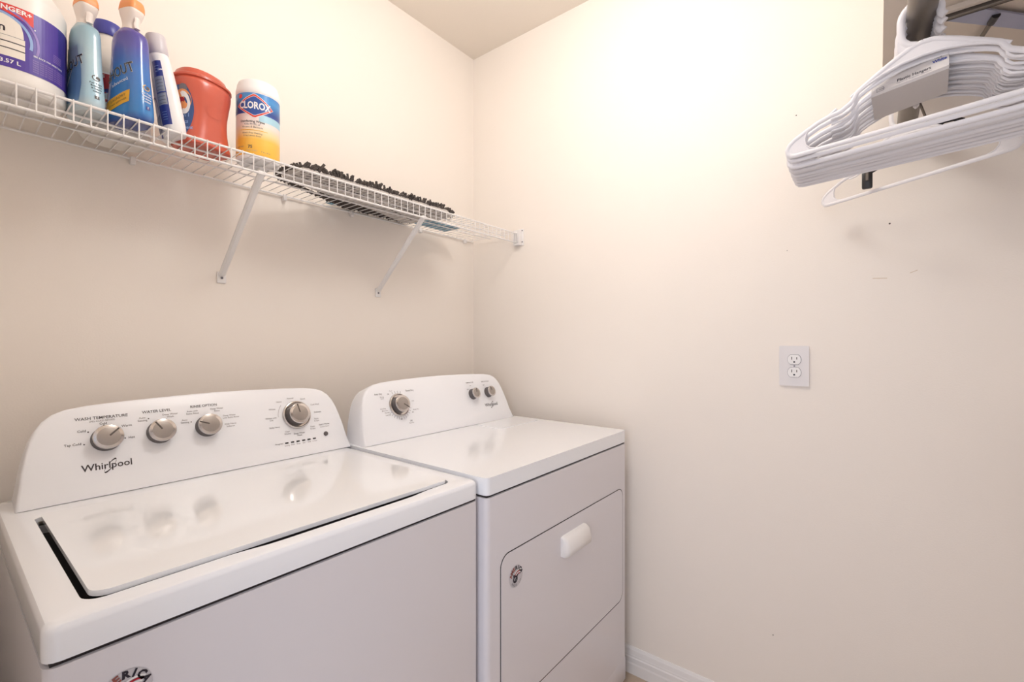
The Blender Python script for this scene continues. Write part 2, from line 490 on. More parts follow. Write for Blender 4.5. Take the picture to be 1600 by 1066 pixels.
def top_frame(parent, x0, x1, y0, y1, z0, z1, inner, depth):
    """worktop panel with an opening following `inner` (CCW)."""
    n = len(inner)
    def on_outer(p, inset):
        X0, X1, Y0, Y1 = x0 + inset, x1 - inset, y0 + inset, y1 - inset
        return p
    outer = []
    cx, cy = (x0 + x1) / 2, (y0 + y1) / 2
    r = .014
    ob = rrect(x0, x1, y0, y1, r, 6)
    # resample the outer outline at the direction of every inner vertex
    def hit(px, py, poly):
        dx, dy = px - cx, py - cy; best = None
        for i in range(len(poly)):
            ax, ay = poly[i]; bx, by = poly[(i + 1) % len(poly)]
            ex, ey = bx - ax, by - ay
            den = dx * ey - dy * ex
            if abs(den) < 1e-12: continue
            t = ((ax - cx) * ey - (ay - cy) * ex) / den; s = ((ax - cx) * dy - (ay - cy) * dx) / den
            if t > 0 and -1e-9 <= s <= 1 + 1e-9 and (best is None or t < best): best = t
        return (cx + dx * best, cy + dy * best)
    # extra inner points so that the corners of the outer outline are caught
    ring = []
    for i in range(n):
        a = inner[i]; b = inner[(i + 1) % n]
        L = sqrt((a[0] - b[0]) ** 2 + (a[1] - b[1]) ** 2); k = max(1, int(L / .012))
        ring += [(a[0] + (b[0] - a[0]) * j / k, a[1] + (b[1] - a[1]) * j / k) for j in range(k)]
    N = len(ring)
    def outer_ring(ins):
        po = rrect(x0 + ins, x1 - ins, y0 + ins, y1 - ins, r, 6)
        return [hit(px, py, po) for px, py in ring]
    L = []
    for ins, z in ((0, z0), (0, z1 - .010), (.0012, z1 - .005), (.0040, z1 - .0015), (.0085, z1)):
        L.append([(x, y, z) for x, y in outer_ring(ins)])
    L.append([(x, y, z1) for x, y in ring])
    L.append([(cx + (x - cx) * .998, cy + (y - cy) * .998, z1 - .002) for x, y in ring])
    L.append([(cx + (x - cx) * .998, cy + (y - cy) * .998, z1 - depth) for x, y in ring])
    vs = [p for l in L for p in l]; fs = []
    for k in range(len(L) - 1):
        for i in range(N):
            j = (i + 1) % N; fs.append([k * N + i, k * N + j, (k + 1) * N + j, (k + 1) * N + i])
    mb = MB().add(vs, fs, 'enamel')
    mb.add(L[-1], [list(range(N))], 'dark')
    mb.add([(x, y, z0) for x, y, z in L[0]], [list(range(N))[::-1]], 'enamel')
    return mb.build('top_panel', parent, 30)

# ---- washing machine
WX0, WX1, WYF, WYB = -1.518, -.820, -.7925, -.145
wm = thing('washing_machine', 'white top-loading washing machine with four grey dials, left of the dryer', 'washing machine', (-1.169, -.47, 0))
def rel(root):
    return Matrix.Translation(-Vector(root.location))
def P(mbuilt, root):
    """put world-coordinate mesh under its root without moving it"""
    mbuilt.matrix_parent_inverse = rel(root); return mbuilt
def cabinet(root, x0, x1, yf, yb, zs, door=None):
    mb = MB()
    prof = rrect(x0, x1, yf, yb, [.004, .004, .014, .014], 5)
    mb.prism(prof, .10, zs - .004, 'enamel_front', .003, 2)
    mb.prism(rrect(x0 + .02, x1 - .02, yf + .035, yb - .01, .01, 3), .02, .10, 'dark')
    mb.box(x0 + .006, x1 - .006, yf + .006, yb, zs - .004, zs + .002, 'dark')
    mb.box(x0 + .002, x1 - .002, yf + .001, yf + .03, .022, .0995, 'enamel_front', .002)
    return P(mb.build('cabinet', root, 30), root)
cabinet(wm, WX0, WX1, WYF, WYB, .8545)
for fx in (WX0 + .06, WX1 - .06):
    for fy in (WYF + .06, WYB - .06):
        f_ = MB().cyl((fx, fy, 0), (fx, fy, .022), .022, 'black', n=16); P(f_.build('foot', wm), wm)
# lid outline (seen from above, counter-clockwise)
LX0, LX1, LY0, LY1 = -1.472, -.872, -.752, -.330
def lid_outline(g, bump, shift=0.0):
    o = []
    k_ = g > .001
    x0, x1, y0, y1 = LX0 - (.0075 if k_ else g), LX1 + g, LY0 - (.0030 if k_ else g), LY1 + g
    base = rrect(x0, x1, y0, y1, [.01, .01, .022, .022], 6)
    # top-right, top-left, bottom-left, then the front edge, bottom-right
    left = base[:21]; right = base[21:]
    o = list(left)
    for i in range(1, 24):
        q = i / 24; x = left[-1][0] + (right[0][0] - left[-1][0]) * q
        s = max(0, min(1, (abs(x - (-1.125)) - .125) / .075)); s = 1 - (3 * s * s - 2 * s ** 3)
        o.append((x, y0 - bump * s))
    return o + right
top_frame_o = top_frame(wm, WX0, WX1, WYF, WYB, .8565, .897, lid_outline(.0045, .0085), .030)
P(top_frame_o, wm)
mb = MB().prism(lid_outline(-.0002, .0), .8962, .9035, 'lid', .0045, 4, bevbot=False)
mb.prism(lid_outline(-.02, .0), .872, .8963, 'dark')
lid = P(mb.build('lid', wm, 40), wm)
mb = MB()
for x in (LX0 + .004, LX0 + .004):
    mb.cyl((x - .008, -.352, .893), (x + .006, -.352, .893), .0035, 'steel', n=10)
P(mb.build('hinge', wm), wm)
OW, TW = (-1.155, -.262, .897), .3441
P(console('control_panel', wm, OW, TW, .343, .115), wm)
for u, a in ((-.2057 - .002, radians(-48)), (-.1145, radians(32)), (-.0205, radians(68))):
    P(knob(wm, OW, TW, u, .1165, .0255, a), wm)
P(knob(wm, OW, TW, .1985, .1160, .0285, radians(10), True), wm)
it = [('WASH TEMPERATURE', -.212, .1633, .0088, 'print', 'CENTER'), ('(ALL COLD RINSES)', -.212, .1565, .0048, 'print_soft', 'CENTER'),
      ('Cold', -.211, .1500, .0062, 'print', 'CENTER'), ('Cold', -.2455, .1380, .0068, 'print', 'CENTER'), ('Tap Cold', -.2600, .1120, .0068, 'print', 'CENTER'),
      ('Warm', -.1725, .1400, .0068, 'print', 'CENTER'), ('Hot', -.1660, .1130, .0068, 'print', 'CENTER'),
      ('WATER LEVEL', -.117, .1655, .0086, 'print', 'CENTER'), ('Auto', -.1445, .1530, .0058, 'print_soft', 'CENTER'), ('Sensing', -.1445, .1470, .0058, 'print_soft', 'CENTER'),
      ('Deep Water', -.0925, .1555, .0058, 'print_soft', 'CENTER'), ('Wash', -.0925, .1495, .0058, 'print_soft', 'CENTER'),
      ('RINSE OPTION', -.023, .1675, .0086, 'print', 'CENTER'), ('Auto with', -.0480, .1570, .0056, 'print_soft', 'CENTER'), ('Extra Rinse', -.0480, .1512, .0056, 'print_soft', 'CENTER'),
      ('Deep Water', .0040, .1575, .0056, 'print_soft', 'CENTER'), ('Rinse', .0040, .1517, .0056, 'print_soft', 'CENTER'),
      ('Auto', -.0655, .1372, .0056, 'print_soft', 'CENTER'), ('Sensing', -.0655, .1314, .0056, 'print_soft', 'CENTER'),
      ('Deep Water', .0300, .1370, .0056, 'print_soft', 'CENTER'), ('with Extra Rinse', .0330, .1312, .0056, 'print_soft', 'CENTER'),
      ('With Fabric', .0300, .1150, .0056, 'print_soft', 'CENTER'), ('Softener', .0300, .1092, .0056, 'print_soft', 'CENTER'),
      ('Normal', .1880, .1650, .0058, 'print_soft', 'CENTER'), ('Quick', .2230, .1600, .0058, 'print_soft', 'CENTER'), ('Heavy', .1560, .1580, .0058, 'print_soft', 'CENTER'),
      ('Whites', .1350, .1390, .0058, 'print_soft', 'CENTER'), ('Whites with', .1290, .1150, .0058, 'print_soft', 'CENTER'), ('Oxi', .1290, .1090, .0058, 'print_soft', 'CENTER'),
      ('Bulky Items', .1345, .0890, .0058, 'print_soft', 'CENTER'), ('Clean', .1660, .0730, .0058, 'print_soft', 'CENTER'), ('Washer', .1660, .0670, .0058, 'print_soft', 'CENTER'),
      ('Deep Water', .1975, .0640, .0060, 'print', 'CENTER'), ('Wash', .1975, .0580, .0058, 'print', 'CENTER'),
      ('Cold Wash', .2560, .1400, .0056, 'print_soft', 'CENTER'), ('Delicates', .2600, .1170, .0056, 'print_soft', 'CENTER'), ('Rinse', .2530, .0980, .0056, 'print_soft', 'CENTER'), ('& Spin', .2530, .0920, .0056, 'print_soft', 'CENTER'),
      ('Drain', .2380, .0770, .0056, 'print_soft', 'CENTER'), ('& Spin', .2380, .0710, .0056, 'print_soft', 'CENTER'),
      ('Start / Pause', .2730, .0790, .0062, 'print', 'CENTER'), ('Hold to Cancel', .2730, .0720, .0045, 'print_soft', 'CENTER'),
      ('Progress', .1395, .0430, .0058, 'print_soft', 'CENTER')]
for i, s in enumerate(('Sensing', 'Wash', 'Rinse', 'Spin', 'Soak', 'Locked')): it.append((s, .1593 + i * .0155, .0355, .0046, 'print_soft', 'CENTER'))
tk = [(-.2355, .1350), (-.2430, .1100), (-.2100, .1463), (-.1845, .137), (-.1770, .1128), (-.1335, .1500), (-.0530, .1310)]
def markings(root, o, tilt, items, ticks, cuts, extra=None):
    for k in range(len(cuts) - 1):
        lo_u, hi_u = cuts[k], cuts[k + 1]
        sub = [i for i in items if lo_u <= i[1] < hi_u]; tt = [q for q in ticks if lo_u <= q[0] < hi_u]
        b, fn = text_panel('x', root, o, tilt, sub, tt)
        if extra: extra(k, b, fn)
        P(b.build('printed_markings', root, 0), root)
def ex_w(k, b, fn):
    if k == 3: arc(b, 'print_soft', fn, .1985, .1160, .050, .0008, radians(140), radians(180), 10)
markings(wm, OW, TW, it, tk, (-1, -.15, -.075, .08, 1), ex_w)
b = MB(); fn0_ = plane_fn(OW, TW); fn = lambda u, v: fn0_(u, v, .0005)
logo(b, fn, -.209, .0600, .072)
P(b.build('logo', wm, 0), wm)['label'] = 'dark printed maker name with a looping swirl'
for i in range(6):
    b = MB().box(-.0042, .0042, -.0017, .0017, 0, .0012, 'black', T=plane_T(OW, TW) @ Matrix.Translation((.1593 + i * .0155, .0425, 0)))
    P(b.build('indicator_light', wm), wm)
b = MB().lathe([(.0064, 0), (.0064, .002), (.0055, .0034), (.001, .0036)], 'grey_plastic', T=plane_T(OW, TW) @ Matrix.Translation((.2730, .0505, 0)))
P(b.build('start_button', wm), wm)
P(badge(wm, lambda u, v, d=0: Vector((u, WYF - d, v)), -1.4475, .7885, .0265), wm)

# ---- dryer
DX0, DX1, DYF, DYB = -.8107, -.0737, -.8095, -.205
dr = thing('dryer', 'white front-loading dryer with three grey dials and a square door, beside the right wall', 'dryer', (-.442, -.5, 0))
cabinet(dr, DX0, DX1, DYF, DYB, .8575)
for fx in (DX0 + .06, DX1 - .06):
    for fy in (DYF + .06, DYB - .06):
        f_ = MB().cyl((fx, fy, 0), (fx, fy, .022), .022, 'black', n=16); P(f_.build('foot', dr), dr)
mb = MB().prism(rrect(DX0, DX1, DYF, DYB, .014, 6), .8595, .900, 'enamel', .0085, 4)
P(mb.build('top_panel', dr, 30), dr)
# lint screen cover let into the top
ls = rrect(-.335, -.105, -.452, -.325, .012, 4)
mb = MB().prism(ls, .8999, .9018, 'enamel', .0012, 2)
P(mb.build('lint_screen_cover', dr, 30), dr)
OD, TD = (-.4495, -.317, .900), .3393
P(console('control_panel', dr, OD, TD, .3525, .10), dr)
P(knob(dr, OD, TD, -.1985, .1115, .0278, radians(-125), True), dr)
for u, a in ((.1495, radians(-15)), (.2385, radians(15))): P(knob(dr, OD, TD, u, .1155, .0205, a), dr)
it = [('Auto Dry', -.2690, .1540, .0072, 'print', 'CENTER'), ('Timed Dry', -.1450, .1560, .0078, 'print', 'CENTER'), ('Off', -.1640, .0545, .0072, 'print', 'CENTER'), ('Auto Dry', -.1640, .0480, .005, 'print_soft', 'CENTER'),
      ('Energy', -.2570, .1440, .0054, 'print_soft', 'CENTER'), ('Saver', -.2570, .1385, .0054, 'print_soft', 'CENTER'), ('Off', -.2320, .1510, .0056, 'print', 'CENTER'), ('Cool', -.2200, .1610, .0052, 'print_soft', 'CENTER'),
      ('Very Dry', -.2620, .1060, .0056, 'print_soft', 'CENTER'), ('More Dry', -.2560, .0990, .0056, 'print_soft', 'CENTER'), ('Normal', -.2500, .0920, .0056, 'print_soft', 'CENTER'), ('Less Dry', -.2470, .0840, .0056, 'print_soft', 'CENTER'),
      ('Damp Dry', -.1350, .0900, .0056, 'print_soft', 'CENTER'), ('Less', -.1400, .1200, .0056, 'print_soft', 'CENTER'), ('60', -.1500, .0820, .0062, 'print', 'CENTER'), ('80', -.2000, .0650, .0062, 'print', 'CENTER'),
      ('TEMPERATURE', .1480, .1620, .0064, 'print', 'CENTER'), ('Low', .1480, .1500, .0052, 'print_soft', 'CENTER'), ('High', .1300, .1370, .0052, 'print_soft', 'CENTER'),
      ('END OF CYCLE', .2360, .1605, .0064, 'print', 'CENTER'), ('Signal', .2230, .1470, .0052, 'print_soft', 'CENTER')]
def ex_d(k_, b, fn):
  if k_ != 0: return
  for k in range(12):
    a = radians(-150 + k * 12)
    for r0, r1 in ((.040, .048),):
        c, s_ = cos(a), sin(a); w = .0005
        b.add([fn(-.1985 + c * r0 - s_ * w, .1115 + s_ * r0 + c * w), fn(-.1985 + c * r0 + s_ * w, .1115 + s_ * r0 - c * w), fn(-.1985 + c * r1 + s_ * w, .1115 + s_ * r1 - c * w), fn(-.1985 + c * r1 - s_ * w, .1115 + s_ * r1 + c * w)], [[0, 1, 2, 3]], 'print_soft')
  for k in range(4):
    a = radians(70 + k * 14); c, s_ = cos(a), sin(a); w = .0006
    b.add([fn(-.1985 + c * .040 - s_ * w, .1115 + s_ * .040 + c * w), fn(-.1985 + c * .040 + s_ * w, .1115 + s_ * .040 - c * w), fn(-.1985 + c * .048 + s_ * w, .1115 + s_ * .048 - c * w), fn(-.1985 + c * .048 - s_ * w, .1115 + s_ * .048 + c * w)], [[0, 1, 2, 3]], 'print_soft')
markings(dr, OD, TD, it, [], (-1, 0, .2, 1), ex_d)
b = MB(); fn0_ = plane_fn(OD, TD); fn = lambda u, v: fn0_(u, v, .0005)
logo(b, fn, .2400, .0650, .066)
P(b.build('logo', dr, 0), dr)['label'] = 'dark printed maker name with a looping swirl'
# door: dark reveal ring, then the door leaf
TF = Matrix(((1, 0, 0, 0), (0, 0, -1, DYF), (0, 1, 0, 0), (0, 0, 0, 1)))   # local xy -> x,z ; local z -> towards the room
dd = MB()
dd.prism(rrect(-.7642, -.1035, .3160, .7062, .032, 8), -.0005, .0006, 'dark', T=TF)
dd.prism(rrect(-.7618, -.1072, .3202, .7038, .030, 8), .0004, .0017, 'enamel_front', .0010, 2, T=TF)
door = P(dd.build('door', dr, 35), dr)
hd = MB()
# handle: a ledge whose upper edge leans forward
hx0, hx1 = -.5035, -.3680
hp = [(0, .607), (.014, .606), (.026, .616), (.028, .630), (.021, .656), (.010, .664), (0, .666)]
vs = []; n = len(hp)
for x, k in ((hx0, .55), (hx0 + .004, .85), (hx0 + .010, 1), (hx1 - .010, 1), (hx1 - .004, .85), (hx1, .55)):
    vs += [(x, DYF - .0016 - d * k, .636 + (z - .636) * (.75 + .25 * k)) for d, z in hp]
fs = []
for j in range(5):
    for i in range(n): fs.append([j * n + i, j * n + (i + 1) % n, (j + 1) * n + (i + 1) % n, (j + 1) * n + i])
fs += [list(range(n))[::-1], [5 * n + i for i in range(n)]]
hd.add(vs, fs, 'white_plastic')
h = hd.build('handle', door, 40); fix_normals(h)
h['label'] = 'projecting white plastic pull handle'
badge(door, lambda u, v, d=0: Vector((u, DYF - .0018 - d, v)), -.7065, .6375, .0265)

# ---------------------------------------------------------------- left wire shelf
XE = -1.4962; PIT = .0254; YF = -.269; ZL = 1.643; ZD = 1.6835
sh = thing('wire_shelf', 'white wire shelf on the back wall above the machines, holding laundry supplies', 'shelf', (-.8, 0, 1.66))
Xs0, Xs1 = RX0 + .012, -.012
dk = MB()
k0 = int(math.ceil((Xs0 - XE) / PIT)); k1 = int((Xs1 - XE) / PIT)
for k in range(k0, k1 + 1):
    x = XE + k * PIT
    dk.cyl((x, YF + .002, ZD + .0008), (x, -.006, ZD + .0008), .00135, 'wire', n=6)
dk.cyl((Xs0, -.008, ZD - .0030), (Xs1, -.008, ZD - .0030), .003, 'wire', n=8)
dk.cyl((Xs0, -.115, ZD - .0030), (Xs1, -.115, ZD - .0030), .0025, 'wire', n=8)
dk.cyl((Xs0, -.205, ZD - .0030), (Xs1, -.205, ZD - .0030), .0025, 'wire', n=8)
P(dk.build('deck_wires', sh), sh)
lp = MB()
lp.cyl((Xs0, YF, ZD), (Xs1, YF, ZD), .0029, 'wire', n=10)
lp.cyl((Xs0, YF, ZL), (Xs1, YF, ZL), .0029, 'wire', n=10)
for k in range(k0, k1 + 1):
    x = XE + k * PIT
    lp.cyl((x, YF - .0030, ZL - .001), (x, YF - .0030, ZD + .003), .00135, 'wire', n=6)
P(lp.build('front_lip', sh), sh)
for bx in (-1.068, -.533):
    s = MB()
    # flat strut from the lip down to the wall, with its foot plate and screw
    p0 = Vector((bx, YF + .002, ZL + .004)); p1 = Vector((bx, -.006, 1.408))
    d = (p1 - p0).normalized(); up = Vector((1, 0, 0)); nn = d.cross(up)
    w = .0085
    for sgn in (1,):
        vs = []
        for p in (p0, p1):
            for a, c in ((-w, -.003), (w, -.003), (w, .003), (w * .55, .0075), (-w * .55, .0075), (-w, .003)): vs.append(p + up * a + nn * c)
        fs = [[i, (i + 1) % 6, 6 + (i + 1) % 6, 6 + i] for i in range(6)] + [list(range(6))[::-1], list(range(6, 12))]
        s.add(vs, fs, 'wire')
    s.box(bx - .012, bx + .012, -.005, 0, 1.383, 1.416, 'wire', .002)
    s.box(bx - .010, bx + .010, YF - .003, YF + .010, ZL - .004, ZL + .006, 'wire', .002)
    so = P(fix_normals(s.build('support_strut', sh, 30)), sh)
    sc = MB().cyl((bx, -.0068, 1.398), (bx, -.0048, 1.398), .0034, 'labelgrey', n=12)
    sc.build('screw', so)
for cx_ in (-1.273, -.8886, -.6477, -.3296, -.0646):
    c = MB().box(cx_ - .006, cx_ + .006, -.015, 0, ZD - .018, ZD + .002, 'white_plastic', .003, 2)
    c.cyl((cx_ - .012, -.002, ZD + .004), (cx_ - .012, 0, ZD + .004), .003, 'white_plastic', n=10)
    P(c.build('wall_clip', sh), sh)
eb = MB().box(-.004, 0, -.300, -.252, 1.630, 1.702, 'white_plastic', .0015)
eb.box(-.022, -.002, -.290, -.284, 1.636, 1.694, 'white_plastic', .0015).box(-.022, -.002, -.262, -.257, 1.636, 1.694, 'white_plastic', .0015).box(-.022, -.002, -.290, -.257, 1.630, 1.638, 'white_plastic', .0015)
ebo = P(eb.build('end_bracket', sh), sh)
for z in (1.694, 1.645): MB().cyl((-.0055, -.2935, z), (-.003, -.2935, z), .003, 'labelgrey', n=10).build('screw', ebo)

ZT = ZD + .0026      # top of the deck wires

# ---------------------------------------------------------------- bottles
def loft(mb, secs, m, n=40, T=None, cap=True):
    """secs: (z, cx, cy, a, b, e) superellipse sections; returns a surface function S(theta, z, off)"""
    vs = []; fs = []
    def pt(s, t, off=0):
        z, cx, cy, a, b, e = s
        c, q = cos(t), sin(t)
        x = (abs(c) ** (2 / e)) * (1 if c >= 0 else -1) * a; y = (abs(q) ** (2 / e)) * (1 if q >= 0 else -1) * b
        if off:
            L = sqrt(x * x + y * y) + 1e-9; x += x / L * off; y += y / L * off
        return Vector((cx + x, cy + y, z))
    for s in secs: vs += [pt(s, 2 * pi * k / n) for k in range(n)]
    for i in range(len(secs) - 1):
        for k in range(n): fs.append([i * n + k, i * n + (k + 1) % n, (i + 1) * n + (k + 1) % n, (i + 1) * n + k])
    if cap: fs += [list(range(n))[::-1], [(len(secs) - 1) * n + k for k in range(n)]]
    mb.add(vs, fs, m, T)
    def S(t, z, off=0.0005):
        for a, b in zip(secs, secs[1:]):
            if a[0] <= z <= b[0] and b[0] > a[0]:
                q = (z - a[0]) / (b[0] - a[0]); s = tuple(x + (y - x) * q for x, y in zip(a, b)); break
        else: s = secs[0] if z < secs[0][0] else secs[-1]
        p = pt((z, *s[1:]), t, off)
        return T @ p if T is not None else p
    return S

def smooth_secs(secs, k=4):
    """Catmull-Rom refinement of the section list"""
    out = []
    for i in range(len(secs) - 1):
        p0 = secs[max(i - 1, 0)]; p1 = secs[i]; p2 = secs[i + 1]; p3 = secs[min(i + 2, len(secs) - 1)]
        for j in range(k):
            t = j / k
            row = []
            for q, (a, b, c, d) in enumerate(zip(p0, p1, p2, p3)):
                if q == 0: row.append(b + (c - b) * t)
                else: row.append(.5 * ((2 * b) + (-a + c) * t + (2 * a - 5 * b + 4 * c - d) * t * t + (-a + 3 * b - 3 * c + d) * t ** 3))
            out.append(tuple(row))
    return out + [secs[-1]]

# big bleach jug at the left end
jug = thing('bleach_jug', 'large white jug with purple label and red LONGER+ band, leftmost on the shelf', 'jug', (-1.493, -.172, ZT))
R = .0755
body = MB()
S = loft(body, smooth_secs([(0, 0, 0, R * .90, R * .90, 2.2), (.004, 0, 0, R * .96, R * .96, 2.2), (.012, 0, 0, R, R, 2.1), (.03, 0, 0, R, R, 2.1), (.10, 0, 0, R, R, 2.1), (.165, 0, 0, R, R, 2.1), (.178, 0, 0, R * 1.005, R * 1.005, 2.1), (.186, 0, 0, R * .985, R * .985, 2.1), (.205, -.002, 0, R * .88, R * .88, 2.1), (.235, -.006, 0, R * .62, R * .62, 2.1), (.262, -.010, 0, R * .36, R * .36, 2), (.275, -.012, 0, R * .30, R * .30, 2)], 3), 'jug', 56)
jb = body.build('body', jug)
c = MB().lathe([(.026, .272), (.026, .300), (.024, .304), (.001, .304)], 'capblue', c=(-.012, 0, 0)); c.build('cap', jug)
hh = MB().tube([(-.035, .0, .245), (-.055, 0, .262), (-.085, 0, .255), (-.092, 0, .225), (-.080, 0, .180)], .011, 'jug', n=12); hh.build('handle', jug)
lb = MB()
LZ0, LZ1 = .034, .150
# angle: theta in radians; front of the jug (towards the room) is -90 degrees
def jf(d):
    return lambda u, v: S(radians(-90) + u / R, v, d)
patch(lb, 'purple', jf(.0005), LZ0, LZ1, R * radians(-75), R * radians(80), 36, 6)
patch(lb, 'purple_dk', jf(.0007), LZ0 + .03, LZ1, R * radians(48), R * radians(64), 6, 6)
patch(lb, 'purple_dk', jf(.0007), LZ0, LZ1, R * radians(69), R * radians(80), 4, 4)
# red band, deeper towards its right end
N_ = 24; vs = []; fs = []
for i in range(N_ + 1):
    u = -.095 + (.020 + .095) * i / N_
    vs += [jf(.0009)(u, LZ1), jf(.0009)(u, .139 - (.016 * max(0, min(1, (u + .026) / .046))))]
    if i < N_: fs.append([2 * i + 1, 2 * i + 3, 2 * i + 2, 2 * i])
lb.add(vs, fs, 'red')
put_text(lb, 'LONGER+', 'white', jf(.0012), -.0085, .1422, .0118, bold=.03)
patch(lb, 'bread', jf(.0009), .092, .1300, R * radians(-75), lambda v: -.010 + .0175 * sqrt(max(0, 1 - ((v - .092) / .040) ** 2)), 12, 14)
patch(lb, 'bread', jf(.0010), .054, .092, R * radians(-75), .0090, 12, 3)
for v in (.0800, .0680): patch(lb, 'ink', jf(.0012), v, v + .0018, R * radians(-75), .0090, 12, 1)
patch(lb, 'labelgrey', jf(.0012), .0915, .0922, R * radians(-75), .0090, 12, 1)
arc(lb, 'label_blue', jf(.0011), -.028, .088, .0455, .0042, radians(-12), radians(80), 18)
arc(lb, 'purple_lt', jf(.0010), -.028, .088, .0550, .0038, radians(-16), radians(72), 18)
disc(lb, 'white', jf(.0012), .022, .1195, .0012, 10)
put_text(lb, 'n', 'ink', jf(.0012), -.0180, .1050, .020, bold=.02)
put_text(lb, '3.57 L', 'white', jf(.0012), -.0085, .0445, .0100, bold=.02)
for k in range(6): put_text(lb, 'keep out of reach of children', 'purple_lt', jf(.001), .046, .062 - k * .0042, .0046, bold=.03)
put_text(lb, 'SEE BACK FOR DIRECTIONS', 'white', jf(.0012), .046, .0700, .0042, bold=.02)
for k in range(5): patch(lb, 'purple_lt', jf(.001), .078 + k * .0032, .0792 + k * .0032, .052, .070, 6, 1)
lo = lb.build('label', jug, 0); lo['label'] = 'purple printed label with red band and white shape'

# spray bottles
def spray(name, label, loc, rotz, tilt, bodymat, labelmat, accent, wordcol='ink', d=.024, sz=.93):
    r = thing(name, label, 'spray bottle', loc, rotz, 'stain remover spray bottles on the wire shelf')
    r.rotation_euler = (tilt[0], tilt[1], rotz)
    r.scale = (1, 1, sz)
    b = MB()
    a = .050     # half length (local x), half thickness (local y)
    secs = smooth_secs([(0, 0, 0, a * .90, d * .90, 2.6), (.006, 0, 0, a * .98, d * .98, 2.6), (.02, 0, 0, a, d, 2.8), (.07, 0, 0, a * .93, d * .92, 2.8), (.12, .0, 0, a * .84, d * .84, 2.7),
                        (.16, .0, 0, a * .80, d * .83, 2.6), (.19, .0, 0, a * .78, d * .82, 2.5), (.208, .0, 0, a * .68, d * .78, 2.3), (.220, 0, 0, a * .42, d * .62, 2), (.224, 0, 0, .013, .013, 2), (.232, 0, 0, .0125, .0125, 2)], 4)
    S = loft(b, secs, bodymat, 56)
    b.build('bottle', r)
    # trigger head: shroud flaring towards the room (local +x)
    h = MB()
    loft(h, smooth_secs([(.220, .000, 0, .0165, .0135, 2.2), (.232, .0, 0, .0150, .0125, 2.2), (.240, .001, 0, .016, .0130, 2.4), (.252, .003, 0, .019, .0150, 3), (.262, .004, 0, .021, .0160, 4), (.267, .004, 0, .021, .0160, 4)], 3), 'shroud', 36)
    h.build('trigger_head', r)
    t_ = MB().tube([(.018, 0, .252), (.020, 0, .242), (.0175, 0, .232), (.020, 0, .223)], .0045, 'shroud', n=10, ab=(.003, .006), up=(1, 0, 0))
    t_.build('trigger', r)
    c = MB()
    loft(c, smooth_secs([(.2668, .004, 0, .0212, .0162, 5), (.276, .005, 0, .0210, .0158, 5), (.287, .005, 0, .019, .0140, 5), (.290, .005, 0, .017, .012, 5)], 2), 'orange_cap', 36)
    co = c.build('nozzle_cap', r); co['label'] = 'orange cap on the trigger head'
    # labels: broad face is -y (theta -90), narrow face +x (theta 0)
    lb = MB()
    def face(dd):
        def f(u, v):   # u along local x on the broad -y face
            e = 2.7
            z = max(0.001, min(.222, v))
            for s0, s1 in zip(secs, secs[1:]):
                if s0[0] <= z <= s1[0]:
                    q = (z - s0[0]) / (s1[0] - s0[0] + 1e-9); aa = s0[3] + (s1[3] - s0[3]) * q; bb = s0[4] + (s1[4] - s0[4]) * q; e = s0[5] + (s1[5] - s0[5]) * q
            uu = max(-.999, min(.999, u / aa))
            return Vector((uu * aa, -bb * (1 - abs(uu) ** e) ** (1 / e) - dd, v))
        return f
    def side(dd):
        def f(u, v):
            e = 2.7
            for s0, s1 in zip(secs, secs[1:]):
                if s0[0] <= v <= s1[0]:
                    q = (v - s0[0]) / (s1[0] - s0[0] + 1e-9); aa = s0[3] + (s1[3] - s0[3]) * q; bb = s0[4] + (s1[4] - s0[4]) * q; e = s0[5] + (s1[5] - s0[5]) * q
            uu = max(-.999, min(.999, u / bb))
            return Vector((aa * (1 - abs(uu) ** e) ** (1 / e) + dd, uu * bb, v))
        return f
    hi = pieces([(.02, .030), (.06, .034), (.10, .030), (.14, .020), (.185, .012)])
    if not accent: patch(lb, labelmat, face(.0004), .022, .160, -.036, hi, 12, 20); patch(lb, 'grey_label', face(.0006), .118, .160, -.036, hi, 12, 8)
    if accent:
        sk = lambda d_: (lambda u, v: face(d_)(u, v + u * .38))
        patch(lb, accent, sk(.0007), .030, .058, -.036, .030, 10, 5)
        put_text(lb, 'LAUNDRY', 'ink', sk(.0010), .002, .049, .0085)
        put_text(lb, 'STAIN REMOVER', 'ink', sk(.0010), .002, .039, .0062)
        put_text(lb, 'advanced', 'white', face(.0010), .004, .088, .0120, rot=.35)
    else:
        patch(lb, 'white', face(.0006), .030, .120, lambda v: -.034 + (v - .03) * .45, lambda v: -.031 + (v - .03) * .45, 1, 8)
        put_text(lb, 'free', 'lightblue', face(.0010), .004, .160, .016)
    put_text(lb, 'SHOUT', 'white', face(.0008), -.001, .112, .034, bold=.024, rot=.30, sx=.66)
    put_text(lb, 'SHOUT', 'black', face(.0012), -.001, .112, .034, bold=.006, rot=.30, sx=.66)
    # narrow face: round emblem and four short lines
    tc_ = wordcol
    arc(lb, 'gold' if accent else 'pointer', side(.0006), 0, .082, .0062, .0016, radians(100), radians(390), 16)
    disc(lb, 'pointer', side(.0007), .0028, .083, .0036, 12)
    for k, s in enumerate(('For Tops,', 'Bottoms', '& Stains', 'online')): put_text(lb, s, tc_, side(.0006), 0, .068 - k * .0065, .0054, bold=.02)
    patch(lb, 'navy' if accent else 'black', side(.0006), .030, .038, -.004, .004, 3, 2)
    put_text(lb, 'f', 'white', side(.0009), 0, .034, .008, bold=.03)
    lo = lb.build('label', r, 0); lo['label'] = 'printed label with the diagonal black word SHOUT'
    return r
